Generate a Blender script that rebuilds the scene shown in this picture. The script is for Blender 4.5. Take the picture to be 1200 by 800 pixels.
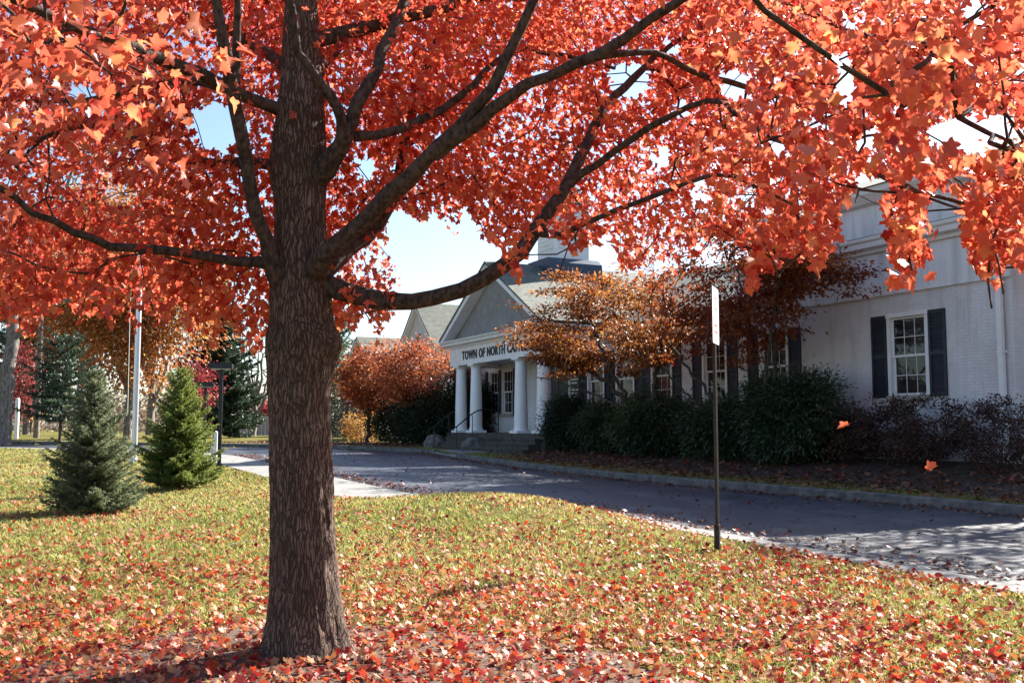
import bpy, bmesh, math, random
import numpy as np
from mathutils import Vector, Matrix

for _o in list(bpy.data.objects):
    bpy.data.objects.remove(_o)
SC = bpy.context.scene
COL = SC.collection
R = math.radians

# ---------------------------------------------------------------- camera, sky, sun, exposure
CAM = np.array([0.0, 0.0, 1.6])
PITCH = R(4.9)
FPX = 1167.0
cd = bpy.data.cameras.new('camera')
cd.sensor_width = 36.0
cd.lens = 35.0
cd.clip_start = 0.05
cd.clip_end = 3000
cam = bpy.data.objects.new('camera', cd)
COL.objects.link(cam)
cam.location = CAM
cam.rotation_euler = (R(90) + PITCH, 0, 0)
SC.camera = cam

SUN_AZ, SUN_EL = 46.0, 36.0            # degrees right of the view direction, above the horizon
world = bpy.data.worlds.new('World')
SC.world = world
world.use_nodes = True
_nt = world.node_tree
_bg = _nt.nodes['Background']
_sky = _nt.nodes.new('ShaderNodeTexSky')
_sky.sky_type = 'NISHITA'
_sky.sun_disc = False
_sky.sun_elevation = R(SUN_EL)
_sky.sun_rotation = R(SUN_AZ)
_sky.air_density = 1.0
_sky.dust_density = 1.0
_sky.ozone_density = 2.5
_nt.links.new(_sky.outputs[0], _bg.inputs[0])
_bg.inputs[1].default_value = 0.066

sd = bpy.data.lights.new('sun', 'SUN')
sd.energy = 5.0
sd.angle = R(0.55)
sd.color = (1.0, 0.94, 0.85)
sun = bpy.data.objects.new('sun', sd)
COL.objects.link(sun)
SDIR = Vector((math.sin(R(SUN_AZ)) * math.cos(R(SUN_EL)), math.cos(R(SUN_AZ)) * math.cos(R(SUN_EL)), math.sin(R(SUN_EL))))
sun.rotation_euler = SDIR.to_track_quat('Z', 'Y').to_euler()
sun.location = (10, 20, 30)

SC.view_settings.view_transform = 'Standard'
SC.view_settings.look = 'None'
SC.view_settings.exposure = 1.9
SC.view_settings.gamma = 1.0
SC.render.engine = 'CYCLES'
SC.cycles.use_denoising = True
SC.cycles.max_bounces = 6
SC.cycles.diffuse_bounces = 3
SC.cycles.glossy_bounces = 2
SC.cycles.transmission_bounces = 4
SC.cycles.transparent_max_bounces = 4
SC.cycles.sample_clamp_indirect = 6.0

# ---------------------------------------------------------------- helpers
rng = np.random.default_rng(11)
random.seed(11)
CP, SP_ = math.cos(PITCH), math.sin(PITCH)


def at(px, py, Y):
    """the world point at forward distance Y seen at photo position px, py (1200 x 800)"""
    x = (px - 600) / FPX
    v = (400 - py) / FPX
    d = np.array([x, CP - v * SP_, SP_ + v * CP])
    return CAM + d * (Y / d[1])


def proj(P):
    Q = np.asarray(P, float) - CAM
    f = Q[..., 1] * CP + Q[..., 2] * SP_
    u = -Q[..., 1] * SP_ + Q[..., 2] * CP
    f = np.maximum(f, 1e-3)
    return 600 + FPX * Q[..., 0] / f, 400 - FPX * u / f


def thing(name, label, cat, loc=(0, 0, 0), rotz=0.0, group=None):
    o = bpy.data.objects.new(name, None)
    COL.objects.link(o)
    o.empty_display_size = 0.3
    o.location = loc
    o.rotation_euler = (0, 0, rotz)
    tag(o, label, cat, group)
    return o


def tag(o, label=None, cat=None, group=None, kind=None):
    if label: o['label'] = label
    if cat: o['category'] = cat
    if group: o['group'] = group
    if kind: o['kind'] = kind
    return o


def link_mesh(name, me, mats, parent=None, local=True):
    o = bpy.data.objects.new(name, me)
    COL.objects.link(o)
    for m in (mats if isinstance(mats, (list, tuple)) else [mats]):
        me.materials.append(m)
    if parent is not None:
        o.parent = parent
        if not local:
            o.matrix_parent_inverse = Matrix.Translation(-Vector(parent.location))
    return o


def np_mesh(name, V, F, tone=None, smooth=False):
    """V (n,3); F list of (m,k) int arrays; tone per vertex"""
    me = bpy.data.meshes.new(name)
    V = np.ascontiguousarray(V, dtype=np.float32)
    if not isinstance(F, list): F = [F]
    F = [np.asarray(f, dtype=np.int32) for f in F if len(f)]
    nl = sum(f.size for f in F)
    nf = sum(len(f) for f in F)
    me.vertices.add(len(V)); me.vertices.foreach_set('co', V.ravel())
    me.loops.add(nl); me.loops.foreach_set('vertex_index', np.concatenate([f.ravel() for f in F]))
    me.polygons.add(nf)
    tot = np.concatenate([np.full(len(f), f.shape[1], np.int32) for f in F])
    st = np.concatenate([[0], np.cumsum(tot)[:-1]]).astype(np.int32)
    me.polygons.foreach_set('loop_start', st)
    me.polygons.foreach_set('loop_total', tot)
    if smooth: me.polygons.foreach_set('use_smooth', np.ones(nf, dtype=bool))
    if tone is not None:
        a = me.attributes.new('tone', 'FLOAT', 'POINT')
        a.data.foreach_set('value', np.asarray(tone, np.float32))
    me.update(calc_edges=True)
    me.validate()
    return me


def vnoise(x, y, seed=0):
    """smooth 2-D value noise in 0..1"""
    x = np.asarray(x, float); y = np.asarray(y, float)
    xi = np.floor(x).astype(np.int64); yi = np.floor(y).astype(np.int64)
    fx = x - xi; fy = y - yi
    fx = fx * fx * (3 - 2 * fx); fy = fy * fy * (3 - 2 * fy)
    def h(a, b):
        n = (a * 374761393 + b * 668265263 + seed * 974711) & 0x7fffffff
        n = ((n ^ (n >> 13)) * 1274126177) & 0x7fffffff
        return ((n ^ (n >> 16)) & 0xffff) / 65535.0
    return (h(xi, yi) * (1 - fx) + h(xi + 1, yi) * fx) * (1 - fy) + (h(xi, yi + 1) * (1 - fx) + h(xi + 1, yi + 1) * fx) * fy


def sstep(a, b, x):
    t = np.clip((np.asarray(x, float) - a) / (b - a), 0, 1)
    return t * t * (3 - 2 * t)


def unit(v):
    v = np.asarray(v, float)
    return v / np.maximum(np.linalg.norm(v, axis=-1, keepdims=True), 1e-9)


class MB:
    """collects boxes, prisms and tubes into one mesh"""
    def __init__(self):
        self.v = []; self.f = []

    def add(self, verts, faces):
        b = len(self.v)
        self.v += [tuple(map(float, p)) for p in verts]
        self.f += [tuple(b + i for i in f) for f in faces]
        return self

    def box(self, x0, x1, y0, y1, z0, z1):
        v = [(x0, y0, z0), (x1, y0, z0), (x1, y1, z0), (x0, y1, z0), (x0, y0, z1), (x1, y0, z1), (x1, y1, z1), (x0, y1, z1)]
        return self.add(v, [(0, 3, 2, 1), (4, 5, 6, 7), (0, 1, 5, 4), (1, 2, 6, 5), (2, 3, 7, 6), (3, 0, 4, 7)])

    def prism(self, prof, axis, a, b):
        """extrude a 2-D profile along axis 0/1/2 from a to b"""
        n = len(prof)
        def pt(p, s):
            q = list(p); q.insert(axis, s); return q
        v = [pt(p, a) for p in prof] + [pt(p, b) for p in prof]
        f = [tuple(range(n)), tuple(range(2 * n - 1, n - 1, -1))]
        f += [(i, i + n, (i + 1) % n + n, (i + 1) % n) for i in range(n)]
        return self.add(v, f)

    def tube(self, pts, rad, n=8, cap=True):
        V, F = tube_arrays([(pts, rad)], n)
        b = len(self.v)
        self.v += [tuple(p) for p in V]
        self.f += [tuple(int(b + i) for i in f) for f in F]
        if cap:
            m = len(pts)
            self.f.append(tuple(b + i for i in range(n)))
            self.f.append(tuple(b + (m - 1) * n + i for i in range(n - 1, -1, -1)))
        return self

    def lathe(self, prof, cx, cy, n=20):
        m = len(prof); v = []
        for r, z in prof:
            for k in range(n):
                a = 2 * math.pi * k / n
                v.append((cx + r * math.cos(a), cy + r * math.sin(a), z))
        f = []
        for i in range(m - 1):
            for k in range(n):
                f.append((i * n + k, i * n + (k + 1) % n, (i + 1) * n + (k + 1) % n, (i + 1) * n + k))
        f.append(tuple(range(n - 1, -1, -1))); f.append(tuple((m - 1) * n + k for k in range(n)))
        return self.add(v, f)

    def build(self, name, mats, parent=None, smooth=False, bevel=0.0):
        me = bpy.data.meshes.new(name)
        me.from_pydata(self.v, [], self.f)
        bm = bmesh.new(); bm.from_mesh(me)
        bmesh.ops.recalc_face_normals(bm, faces=bm.faces)
        if bevel:
            bmesh.ops.bevel(bm, geom=list(bm.edges), offset=bevel, segments=2, affect='EDGES', profile=0.6)
        bm.to_mesh(me); bm.free()
        if smooth:
            me.polygons.foreach_set('use_smooth', np.ones(len(me.polygons), dtype=bool))
            me.update()
            try: me.set_sharp_from_angle(angle=R(40))
            except Exception: pass
        return link_mesh(name, me, mats, parent)


def tube_arrays(paths, n=6):
    """paths: list of (pts (m,3), radii (m,)) -> V, quads"""
    Vs, Fs = [], []; b = 0
    ang = np.arange(n) * 2 * np.pi / n
    ca, sa = np.cos(ang), np.sin(ang)
    for pts, rad in paths:
        pts = np.asarray(pts, float); m = len(pts)
        rad = np.broadcast_to(np.asarray(rad, float), (m,))
        T = np.empty_like(pts)
        T[1:-1] = pts[2:] - pts[:-2]; T[0] = pts[1] - pts[0]; T[-1] = pts[-1] - pts[-2]
        T = unit(T)
        ref = np.array([0, 0, 1.0]) if abs(T[0][2]) < 0.9 else np.array([1.0, 0, 0])
        N = unit(np.cross(T[0], ref)); Ns = [N]
        for i in range(1, m):
            N = N - T[i] * np.dot(N, T[i]); N = N / max(np.linalg.norm(N), 1e-9); Ns.append(N)
        Ns = np.array(Ns); Bs = np.cross(T, Ns)
        ring = pts[:, None] + rad[:, None, None] * (ca[None, :, None] * Ns[:, None] + sa[None, :, None] * Bs[:, None])
        Vs.append(ring.reshape(-1, 3))
        i = np.arange(m - 1)[:, None] * n; k = np.arange(n)[None]; k2 = (k + 1) % n
        Fs.append((np.stack([i + k, i + k2, i + n + k2, i + n + k], -1).reshape(-1, 4)) + b)
        b += m * n
    return np.concatenate(Vs), np.concatenate(Fs)


def smooth_path(pts, step=0.12, jit=0.0, r=None):
    """Catmull-Rom through pts (k,3 or k,4 with radius last), resampled"""
    P = np.asarray(pts, float)
    Q = np.vstack([2 * P[0] - P[1], P, 2 * P[-1] - P[-2]])
    out = []
    for i in range(1, len(Q) - 2):
        p0, p1, p2, p3 = Q[i - 1:i + 3]
        k = max(2, int(np.linalg.norm((p2 - p1)[:3]) / step))
        for s in np.linspace(0, 1, k, endpoint=False):
            out.append(0.5 * (2 * p1 + (p2 - p0) * s + (2 * p0 - 5 * p1 + 4 * p2 - p3) * s * s + (3 * p1 - p0 - 3 * p2 + p3) * s ** 3))
    out.append(P[-1])
    out = np.array(out)
    if jit:
        out[1:-1, :3] += rng.normal(0, jit, (len(out) - 2, 3))
    return out


# ---------------------------------------------------------------- materials
def new_mat(name):
    m = bpy.data.materials.new(name); m.use_nodes = True
    nt = m.node_tree
    return m, nt, nt.nodes['Principled BSDF'], nt.nodes['Material Output']


def N(nt, t, **kw):
    n = nt.nodes.new(t)
    for k, v in kw.items(): setattr(n, k, v)
    return n


def ramp(nt, stops, interp='LINEAR'):
    n = nt.nodes.new('ShaderNodeValToRGB'); cr = n.color_ramp; cr.interpolation = interp
    while len(cr.elements) < len(stops): cr.elements.new(0.5)
    for e, (p, c) in zip(cr.elements, stops):
        e.position = p; e.color = (c[0], c[1], c[2], 1)
    return n


def coords(nt, scale=(1, 1, 1), kind='Object'):
    tc = N(nt, 'ShaderNodeTexCoord'); mp = N(nt, 'ShaderNodeMapping')
    mp.inputs['Scale'].default_value = scale
    nt.links.new(tc.outputs[kind], mp.inputs[0])
    return mp.outputs[0]


def noise(nt, vec, scale, detail=4, rough=0.55):
    n = N(nt, 'ShaderNodeTexNoise')
    n.inputs['Scale'].default_value = scale; n.inputs['Detail'].default_value = detail
    n.inputs['Roughness'].default_value = rough
    nt.links.new(vec, n.inputs['Vector'])
    return n.outputs['Fac']


def simple(name, c1, c2=None, rough=0.6, scale=8.0, bump=0.0, bscale=None, metal=0.0, spec=0.5, vscale=(1, 1, 1), lo=0.35, hi=0.65):
    m, nt, b, out = new_mat(name)
    c2 = c2 or c1
    v = coords(nt, vscale)
    f = noise(nt, v, scale)
    rp = ramp(nt, [(lo, c1), (hi, c2)])
    nt.links.new(f, rp.inputs[0]); nt.links.new(rp.outputs[0], b.inputs['Base Color'])
    b.inputs['Roughness'].default_value = rough; b.inputs['Metallic'].default_value = metal
    b.inputs['Specular IOR Level'].default_value = spec
    if bump:
        f2 = noise(nt, v, bscale or scale * 4, 5)
        bp = N(nt, 'ShaderNodeBump'); bp.inputs['Strength'].default_value = min(1.0, bump)
        bp.inputs['Distance'].default_value = 0.02
        nt.links.new(f2, bp.inputs['Height']); nt.links.new(bp.outputs[0], b.inputs['Normal'])
    return m


def leaf_mat(name, stops, trans=0.5, tstops=None, rough=0.45, spec=0.35, back=None):
    """leaf: diffuse and gloss mixed with light passing through; colour by each leaf's own tone"""
    m, nt, b, out = new_mat(name)
    at_ = N(nt, 'ShaderNodeAttribute', attribute_name='tone')
    rp = ramp(nt, stops); nt.links.new(at_.outputs['Fac'], rp.inputs[0])
    col = rp.outputs[0]
    if back:
        geo = N(nt, 'ShaderNodeNewGeometry'); mx = N(nt, 'ShaderNodeMix', data_type='RGBA')
        mx.inputs['B'].default_value = (*back, 1)
        mf = N(nt, 'ShaderNodeMath', operation='MULTIPLY'); mf.inputs[1].default_value = 0.55
        nt.links.new(geo.outputs['Backfacing'], mf.inputs[0]); nt.links.new(mf.outputs[0], mx.inputs['Factor'])
        nt.links.new(col, mx.inputs['A']); col = mx.outputs['Result']
    nt.links.new(col, b.inputs['Base Color'])
    b.inputs['Roughness'].default_value = rough; b.inputs['Specular IOR Level'].default_value = spec
    tr = N(nt, 'ShaderNodeBsdfTranslucent')
    rt = ramp(nt, tstops or stops); nt.links.new(at_.outputs['Fac'], rt.inputs[0]); nt.links.new(rt.outputs[0], tr.inputs[0])
    mix = N(nt, 'ShaderNodeMixShader'); mix.inputs[0].default_value = trans
    nt.links.new(b.outputs[0], mix.inputs[1]); nt.links.new(tr.outputs[0], mix.inputs[2])
    nt.links.new(mix.outputs[0], out.inputs['Surface'])
    return m


def bark_mat(name, c1, c2, vz=0.16, scale=22, bump=0.8, rough=0.9):
    m, nt, b, out = new_mat(name)
    v = coords(nt, (1, 1, vz))
    f1 = noise(nt, v, scale, 6, 0.65)
    f2 = noise(nt, v, scale * 0.25, 3)
    rp = ramp(nt, [(0.40, c1), (0.60, c2)])
    mx = N(nt, 'ShaderNodeMath', operation='MULTIPLY_ADD'); mx.inputs[1].default_value = 0.82
    ml = N(nt, 'ShaderNodeMath', operation='MULTIPLY'); ml.inputs[1].default_value = 0.18
    nt.links.new(f2, ml.inputs[0]); nt.links.new(f1, mx.inputs[0]); nt.links.new(ml.outputs[0], mx.inputs[2])
    nt.links.new(mx.outputs[0], rp.inputs[0]); nt.links.new(rp.outputs[0], b.inputs['Base Color'])
    b.inputs['Roughness'].default_value = rough; b.inputs['Specular IOR Level'].default_value = 0.25
    bp = N(nt, 'ShaderNodeBump'); bp.inputs['Strength'].default_value = bump; bp.inputs['Distance'].default_value = 0.02
    nt.links.new(f1, bp.inputs['Height']); nt.links.new(bp.outputs[0], b.inputs['Normal'])
    return m


def fissured_bark(name, c0, c1, c2, cell=38, vz=0.17):
    """bark broken into long interlaced plates by real fissure lines"""
    m, nt, b, out = new_mat(name)
    tc = N(nt, 'ShaderNodeTexCoord')
    dn = N(nt, 'ShaderNodeTexNoise'); dn.inputs['Scale'].default_value = 9; dn.inputs['Detail'].default_value = 4
    nt.links.new(tc.outputs['Object'], dn.inputs['Vector'])
    ad = N(nt, 'ShaderNodeVectorMath', operation='MULTIPLY_ADD'); ad.inputs[1].default_value = (0.055, 0.055, 0.12)
    nt.links.new(dn.outputs['Color'], ad.inputs[0]); nt.links.new(tc.outputs['Object'], ad.inputs[2])
    mp = N(nt, 'ShaderNodeMapping'); mp.inputs['Scale'].default_value = (1, 1, vz); nt.links.new(ad.outputs[0], mp.inputs[0])
    vo = N(nt, 'ShaderNodeTexVoronoi', feature='DISTANCE_TO_EDGE'); vo.inputs['Scale'].default_value = cell
    nt.links.new(mp.outputs[0], vo.inputs['Vector'])
    rv = ramp(nt, [(0.02, (0, 0, 0)), (0.16, (1, 1, 1))]); nt.links.new(vo.outputs['Distance'], rv.inputs[0])
    mp2 = N(nt, 'ShaderNodeMapping'); mp2.inputs['Scale'].default_value = (1, 1, 0.4); nt.links.new(tc.outputs['Object'], mp2.inputs[0])
    f1 = noise(nt, mp2.outputs[0], 95, 5, 0.7)
    f2 = noise(nt, tc.outputs['Object'], 4, 4, 0.6)
    rp = ramp(nt, [(0.36, c1), (0.64, c2)]); nt.links.new(f1, rp.inputs[0])
    r2 = ramp(nt, [(0.35, (0.72, 0.70, 0.68)), (0.65, (1.15, 1.12, 1.12))]); nt.links.new(f2, r2.inputs[0])
    mu = N(nt, 'ShaderNodeMix', data_type='RGBA', blend_type='MULTIPLY'); mu.inputs['Factor'].default_value = 1
    nt.links.new(rp.outputs[0], mu.inputs['A']); nt.links.new(r2.outputs[0], mu.inputs['B'])
    mx = N(nt, 'ShaderNodeMix', data_type='RGBA'); nt.links.new(rv.outputs[0], mx.inputs['Factor'])
    mx.inputs['A'].default_value = (*c0, 1); nt.links.new(mu.outputs['Result'], mx.inputs['B'])
    nt.links.new(mx.outputs['Result'], b.inputs['Base Color'])
    b.inputs['Roughness'].default_value = 0.88; b.inputs['Specular IOR Level'].default_value = 0.25
    hs = N(nt, 'ShaderNodeMath', operation='MULTIPLY_ADD'); hs.inputs[1].default_value = 0.35
    nt.links.new(f1, hs.inputs[0]); nt.links.new(rv.outputs[0], hs.inputs[2])
    bp = N(nt, 'ShaderNodeBump'); bp.inputs['Strength'].default_value = 1.0; bp.inputs['Distance'].default_value = 0.014
    nt.links.new(hs.outputs[0], bp.inputs['Height']); nt.links.new(bp.outputs[0], b.inputs['Normal'])
    return m


MAPLE = [(0.0, (0.26, 0.012, 0.012)), (0.3, (0.44, 0.035, 0.018)), (0.6, (0.58, 0.075, 0.02)), (0.85, (0.66, 0.14, 0.03)), (1.0, (0.62, 0.22, 0.05))]
MAPLE_T = [(0.0, (0.45, 0.04, 0.03)), (0.3, (0.68, 0.105, 0.06)), (0.6, (0.80, 0.175, 0.09)), (0.85, (0.82, 0.235, 0.11)), (1.0, (0.84, 0.31, 0.13))]
M_LEAF = leaf_mat('maple_leaf', MAPLE, 0.55, MAPLE_T, rough=0.42, spec=0.4, back=(0.58, 0.19, 0.11))
LIT = [(0.0, (0.12, 0.008, 0.012)), (0.2, (0.30, 0.015, 0.02)), (0.42, (0.46, 0.04, 0.02)), (0.6, (0.55, 0.10, 0.03)), (0.74, (0.52, 0.20, 0.05)), (0.88, (0.44, 0.27, 0.14)), (1.0, (0.22, 0.12, 0.07))]
M_LITTER = leaf_mat('fallen_maple_leaf', LIT, 0.3, rough=0.5, spec=0.3, back=(0.52, 0.21, 0.14))
M_BROWNLITTER = leaf_mat('fallen_brown_leaf', [(0, (0.07, 0.025, 0.018)), (0.5, (0.16, 0.06, 0.03)), (0.8, (0.24, 0.12, 0.06)), (1, (0.30, 0.05, 0.03))], 0.2, rough=0.5)
M_GRASS = leaf_mat('lawn_grass', [(0, (0.09, 0.11, 0.028)), (0.38, (0.19, 0.195, 0.055)), (0.7, (0.32, 0.29, 0.11)), (1, (0.48, 0.40, 0.22))], 0.5,
                   [(0, (0.18, 0.23, 0.045)), (0.5, (0.34, 0.345, 0.10)), (1, (0.54, 0.45, 0.20))], rough=0.5, spec=0.3)
M_BARK = fissured_bark('maple_bark', (0.060, 0.038, 0.028), (0.100, 0.067, 0.050), (0.225, 0.158, 0.120), cell=48, vz=0.11)
M_BRANCH = bark_mat('maple_branch_bark', (0.030, 0.020, 0.016), (0.10, 0.07, 0.055), vz=0.6, scale=30, bump=0.6)
M_GREYBARK = bark_mat('grey_bark', (0.07, 0.06, 0.052), (0.26, 0.23, 0.20))
M_DARKBARK = bark_mat('dark_bark', (0.03, 0.024, 0.02), (0.10, 0.08, 0.065))
M_BRONZE = leaf_mat('bronze_leaf', [(0, (0.07, 0.016, 0.011)), (0.45, (0.17, 0.047, 0.014)), (0.8, (0.27, 0.10, 0.02)), (1, (0.36, 0.17, 0.035))], 0.5,
                    [(0, (0.15, 0.035, 0.018)), (0.5, (0.31, 0.10, 0.028)), (1, (0.50, 0.25, 0.06))])
M_DARKRED = leaf_mat('dark_red_leaf', [(0, (0.07, 0.016, 0.013)), (0.45, (0.15, 0.04, 0.016)), (0.8, (0.26, 0.09, 0.02)), (1, (0.34, 0.15, 0.03))], 0.45,
                     [(0, (0.22, 0.03, 0.02)), (0.5, (0.42, 0.09, 0.03)), (1, (0.58, 0.20, 0.04))])
M_ORANGERED = leaf_mat('orange_red_leaf', [(0, (0.12, 0.025, 0.018)), (0.5, (0.26, 0.07, 0.03)), (1, (0.38, 0.15, 0.06))], 0.45,
                       [(0, (0.30, 0.05, 0.025)), (0.5, (0.52, 0.15, 0.055)), (1, (0.66, 0.29, 0.11))])
M_OAKLEAF = leaf_mat('russet_oak_leaf', [(0, (0.13, 0.045, 0.018)), (0.5, (0.32, 0.12, 0.035)), (1, (0.42, 0.24, 0.07))], 0.5,
                     [(0, (0.28, 0.08, 0.03)), (0.5, (0.50, 0.18, 0.06)), (1, (0.62, 0.38, 0.12))])
M_SPRUCE = leaf_mat('blue_spruce_needle', [(0, (0.05, 0.07, 0.035)), (0.5, (0.135, 0.165, 0.085)), (1, (0.28, 0.31, 0.17))], 0.5, rough=0.5)
M_GREENSPRUCE = leaf_mat('green_spruce_needle', [(0, (0.03, 0.06, 0.014)), (0.5, (0.085, 0.13, 0.026)), (1, (0.19, 0.23, 0.06))], 0.45,
                         [(0, (0.10, 0.16, 0.03)), (1, (0.36, 0.40, 0.09))], rough=0.5)
M_DARKCONIFER = leaf_mat('dark_conifer_needle', [(0, (0.016, 0.03, 0.02)), (0.6, (0.045, 0.075, 0.045)), (1, (0.10, 0.13, 0.07))], 0.3)
M_PINE = leaf_mat('pale_pine_needle', [(0, (0.05, 0.09, 0.06)), (1, (0.13, 0.19, 0.12))], 0.4)
M_RHODO = leaf_mat('rhododendron_leaf', [(0, (0.014, 0.030, 0.012)), (0.6, (0.036, 0.066, 0.022)), (1, (0.085, 0.11, 0.036))], 0.2, rough=0.38, spec=0.5)
M_YEW = leaf_mat('yew_leaf', [(0, (0.008, 0.018, 0.009)), (1, (0.03, 0.05, 0.02))], 0.15)
M_BARBERRY = leaf_mat('barberry_leaf', [(0, (0.035, 0.014, 0.012)), (0.6, (0.075, 0.03, 0.02)), (1, (0.10, 0.06, 0.03))], 0.25)
M_CRIMSON = leaf_mat('crimson_leaf', [(0, (0.14, 0.014, 0.02)), (1, (0.32, 0.05, 0.05))], 0.45, [(0, (0.28, 0.03, 0.04)), (1, (0.48, 0.10, 0.09))])
M_YELLOWLEAF = leaf_mat('yellow_leaf', [(0, (0.36, 0.14, 0.03)), (1, (0.55, 0.34, 0.09))], 0.5)
M_PALEGREEN = leaf_mat('pale_green_leaf', [(0, (0.05, 0.08, 0.025)), (1, (0.20, 0.23, 0.09))], 0.45)
M_TWIGBRUSH = bark_mat('bare_twig', (0.07, 0.055, 0.045), (0.17, 0.14, 0.115))

# ---------------------------------------------------------------- ground: coordinates a (across the drive, away from the camera) and t (along it)
NV = np.array([0.902, 0.432]); DV = np.array([-0.432, 0.902])


def xy(a, t):
    return a * NV[0] + t * DV[0], a * NV[1] + t * DV[1]


def at_of(x, y):
    return x * NV[0] + y * NV[1], x * DV[0] + y * DV[1]


def shift(t):
    t = np.asarray(t, float); k = np.maximum(0, t - 38)
    return -np.where(k < 24, 0.05 * k * k, 0.05 * 576 + 2.4 * (k - 24))


def zr(t):
    return 0.5 * np.clip((np.asarray(t, float) - 4) / 36, 0, 1.45)


def near(t):
    return 8.7 - 1.7 * sstep(15.5, 20, t)


_ft = np.linspace(-40, 100, 1401)
_fv = np.interp(_ft, [-40, 8, 13, 18, 22, 27, 33, 40, 100], [15.6, 15.3, 15.0, 14.15, 13.65, 13.55, 14.15, 15.1, 15.3])
_k = np.hanning(61); _k /= _k.sum()
_fv = np.convolve(np.pad(_fv, 30, 'edge'), _k, 'valid')


def far(t):
    return np.interp(np.asarray(t, float), _ft, _fv)


def road_z(a, t):
    """the drive's own level: follows zr(t), a little crowned"""
    return zr(t) * np.ones_like(a)


def G(a, t):
    a = np.asarray(a, float); t = np.asarray(t, float)
    ap = a - shift(t)
    n = near(t)
    base = zr(t)
    # lawn side
    lawn = base * sstep(-12, 4, ap) + 0.22 * sstep(30, 62, t) * (1 - sstep(-12, 4, ap))
    bump = 0.27 * np.exp(-((ap - 6.9) / 2.2) ** 2) * np.exp(-((t - 15.0) / 3.2) ** 2) * (1 - 0.82 * sstep(n - 1.0, n, ap)) * (1 - sstep(17.2, 18.4, t) * sstep(n - 2.3, n - 1.6, ap))
    x, y = xy(a, t)
    mound = 0.05 * np.exp(-(((x + 1.4) ** 2 + (y - 6.9) ** 2) / 1.3))
    und = 0.05 * (vnoise(x * 0.35 + 9, y * 0.35, 3) - 0.5) * sstep(0.0, 1.2, n - ap)
    z_l = lawn + bump + mound + und
    # bed side
    e = ap - far(t)
    top = np.maximum(0.80, base + 0.15)
    z_b = base + 0.15 + (top - base - 0.15) * sstep(0.0, 1.0, (ap - far(t) - 0.3) / np.maximum(1.0, 18.6 - far(t)))
    z = np.where(ap < n, z_l, np.where(ap > far(t) + 0.12, z_b, base - 0.08))
    return z


def Gxy(x, y):
    a, t = at_of(np.asarray(x, float), np.asarray(y, float))
    return G(a, t)


def grid_sheet(name, A, T, zfun, mat, kind='structure', sh=False, mask=None):
    A = np.asarray(A); T = np.asarray(T)
    aa, tt = np.meshgrid(A, T, indexing='ij')
    if sh: aa = aa + shift(tt)
    x, y = xy(aa, tt)
    z = zfun(aa, tt)
    V = np.stack([x, y, z], -1).reshape(-1, 3)
    nA, nT = aa.shape
    i = np.arange(nA - 1)[:, None] * nT; k = np.arange(nT - 1)[None]
    F = np.stack([i + k, i + nT + k, i + nT + k + 1, i + k + 1], -1).reshape(-1, 4)
    o = link_mesh(name, np_mesh(name, V, F, smooth=True), mat)
    return tag(o, kind=kind)


# lawn material: worn autumn turf
def lawn_material():
    m, nt, b, out = new_mat('lawn_turf')
    v = coords(nt, (1, 1, 1))
    f = noise(nt, v, 0.9, 5, 0.6); f2 = noise(nt, v, 22, 4, 0.7)
    r1 = ramp(nt, [(0.35, (0.10, 0.115, 0.025)), (0.6, (0.19, 0.17, 0.05)), (0.8, (0.22, 0.17, 0.075))])
    r2 = ramp(nt, [(0.3, (0.45, 0.40, 0.32)), (0.7, (1.15, 1.1, 1.0))])
    nt.links.new(f, r1.inputs[0]); nt.links.new(f2, r2.inputs[0])
    mx = N(nt, 'ShaderNodeMix', data_type='RGBA', blend_type='MULTIPLY'); mx.inputs['Factor'].default_value = 1
    nt.links.new(r1.outputs[0], mx.inputs['A']); nt.links.new(r2.outputs[0], mx.inputs['B'])
    nt.links.new(mx.outputs['Result'], b.inputs['Base Color']); b.inputs['Roughness'].default_value = 0.95
    b.inputs['Specular IOR Level'].default_value = 0.1
    bp = N(nt, 'ShaderNodeBump'); bp.inputs['Strength'].default_value = 1; bp.inputs['Distance'].default_value = 0.04
    nt.links.new(f2, bp.inputs['Height']); nt.links.new(bp.outputs[0], b.inputs['Normal'])
    return m


A_lines = np.unique(np.round(np.concatenate([np.linspace(-400, -40, 19), np.linspace(-40, -12, 29), np.arange(-12, 12, 0.2), np.arange(12, 16.6, 0.09), np.arange(16.6, 22, 0.25), np.linspace(22, 60, 20), np.linspace(60, 500, 12)]), 3))
T_lines = np.unique(np.round(np.concatenate([np.linspace(-200, -8, 20), np.arange(-8, 26, 0.25), np.arange(26, 70, 0.6), np.linspace(70, 120, 26), np.linspace(120, 900, 14)]), 3))
grid_sheet('ground', A_lines, T_lines, G, lawn_material())


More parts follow.
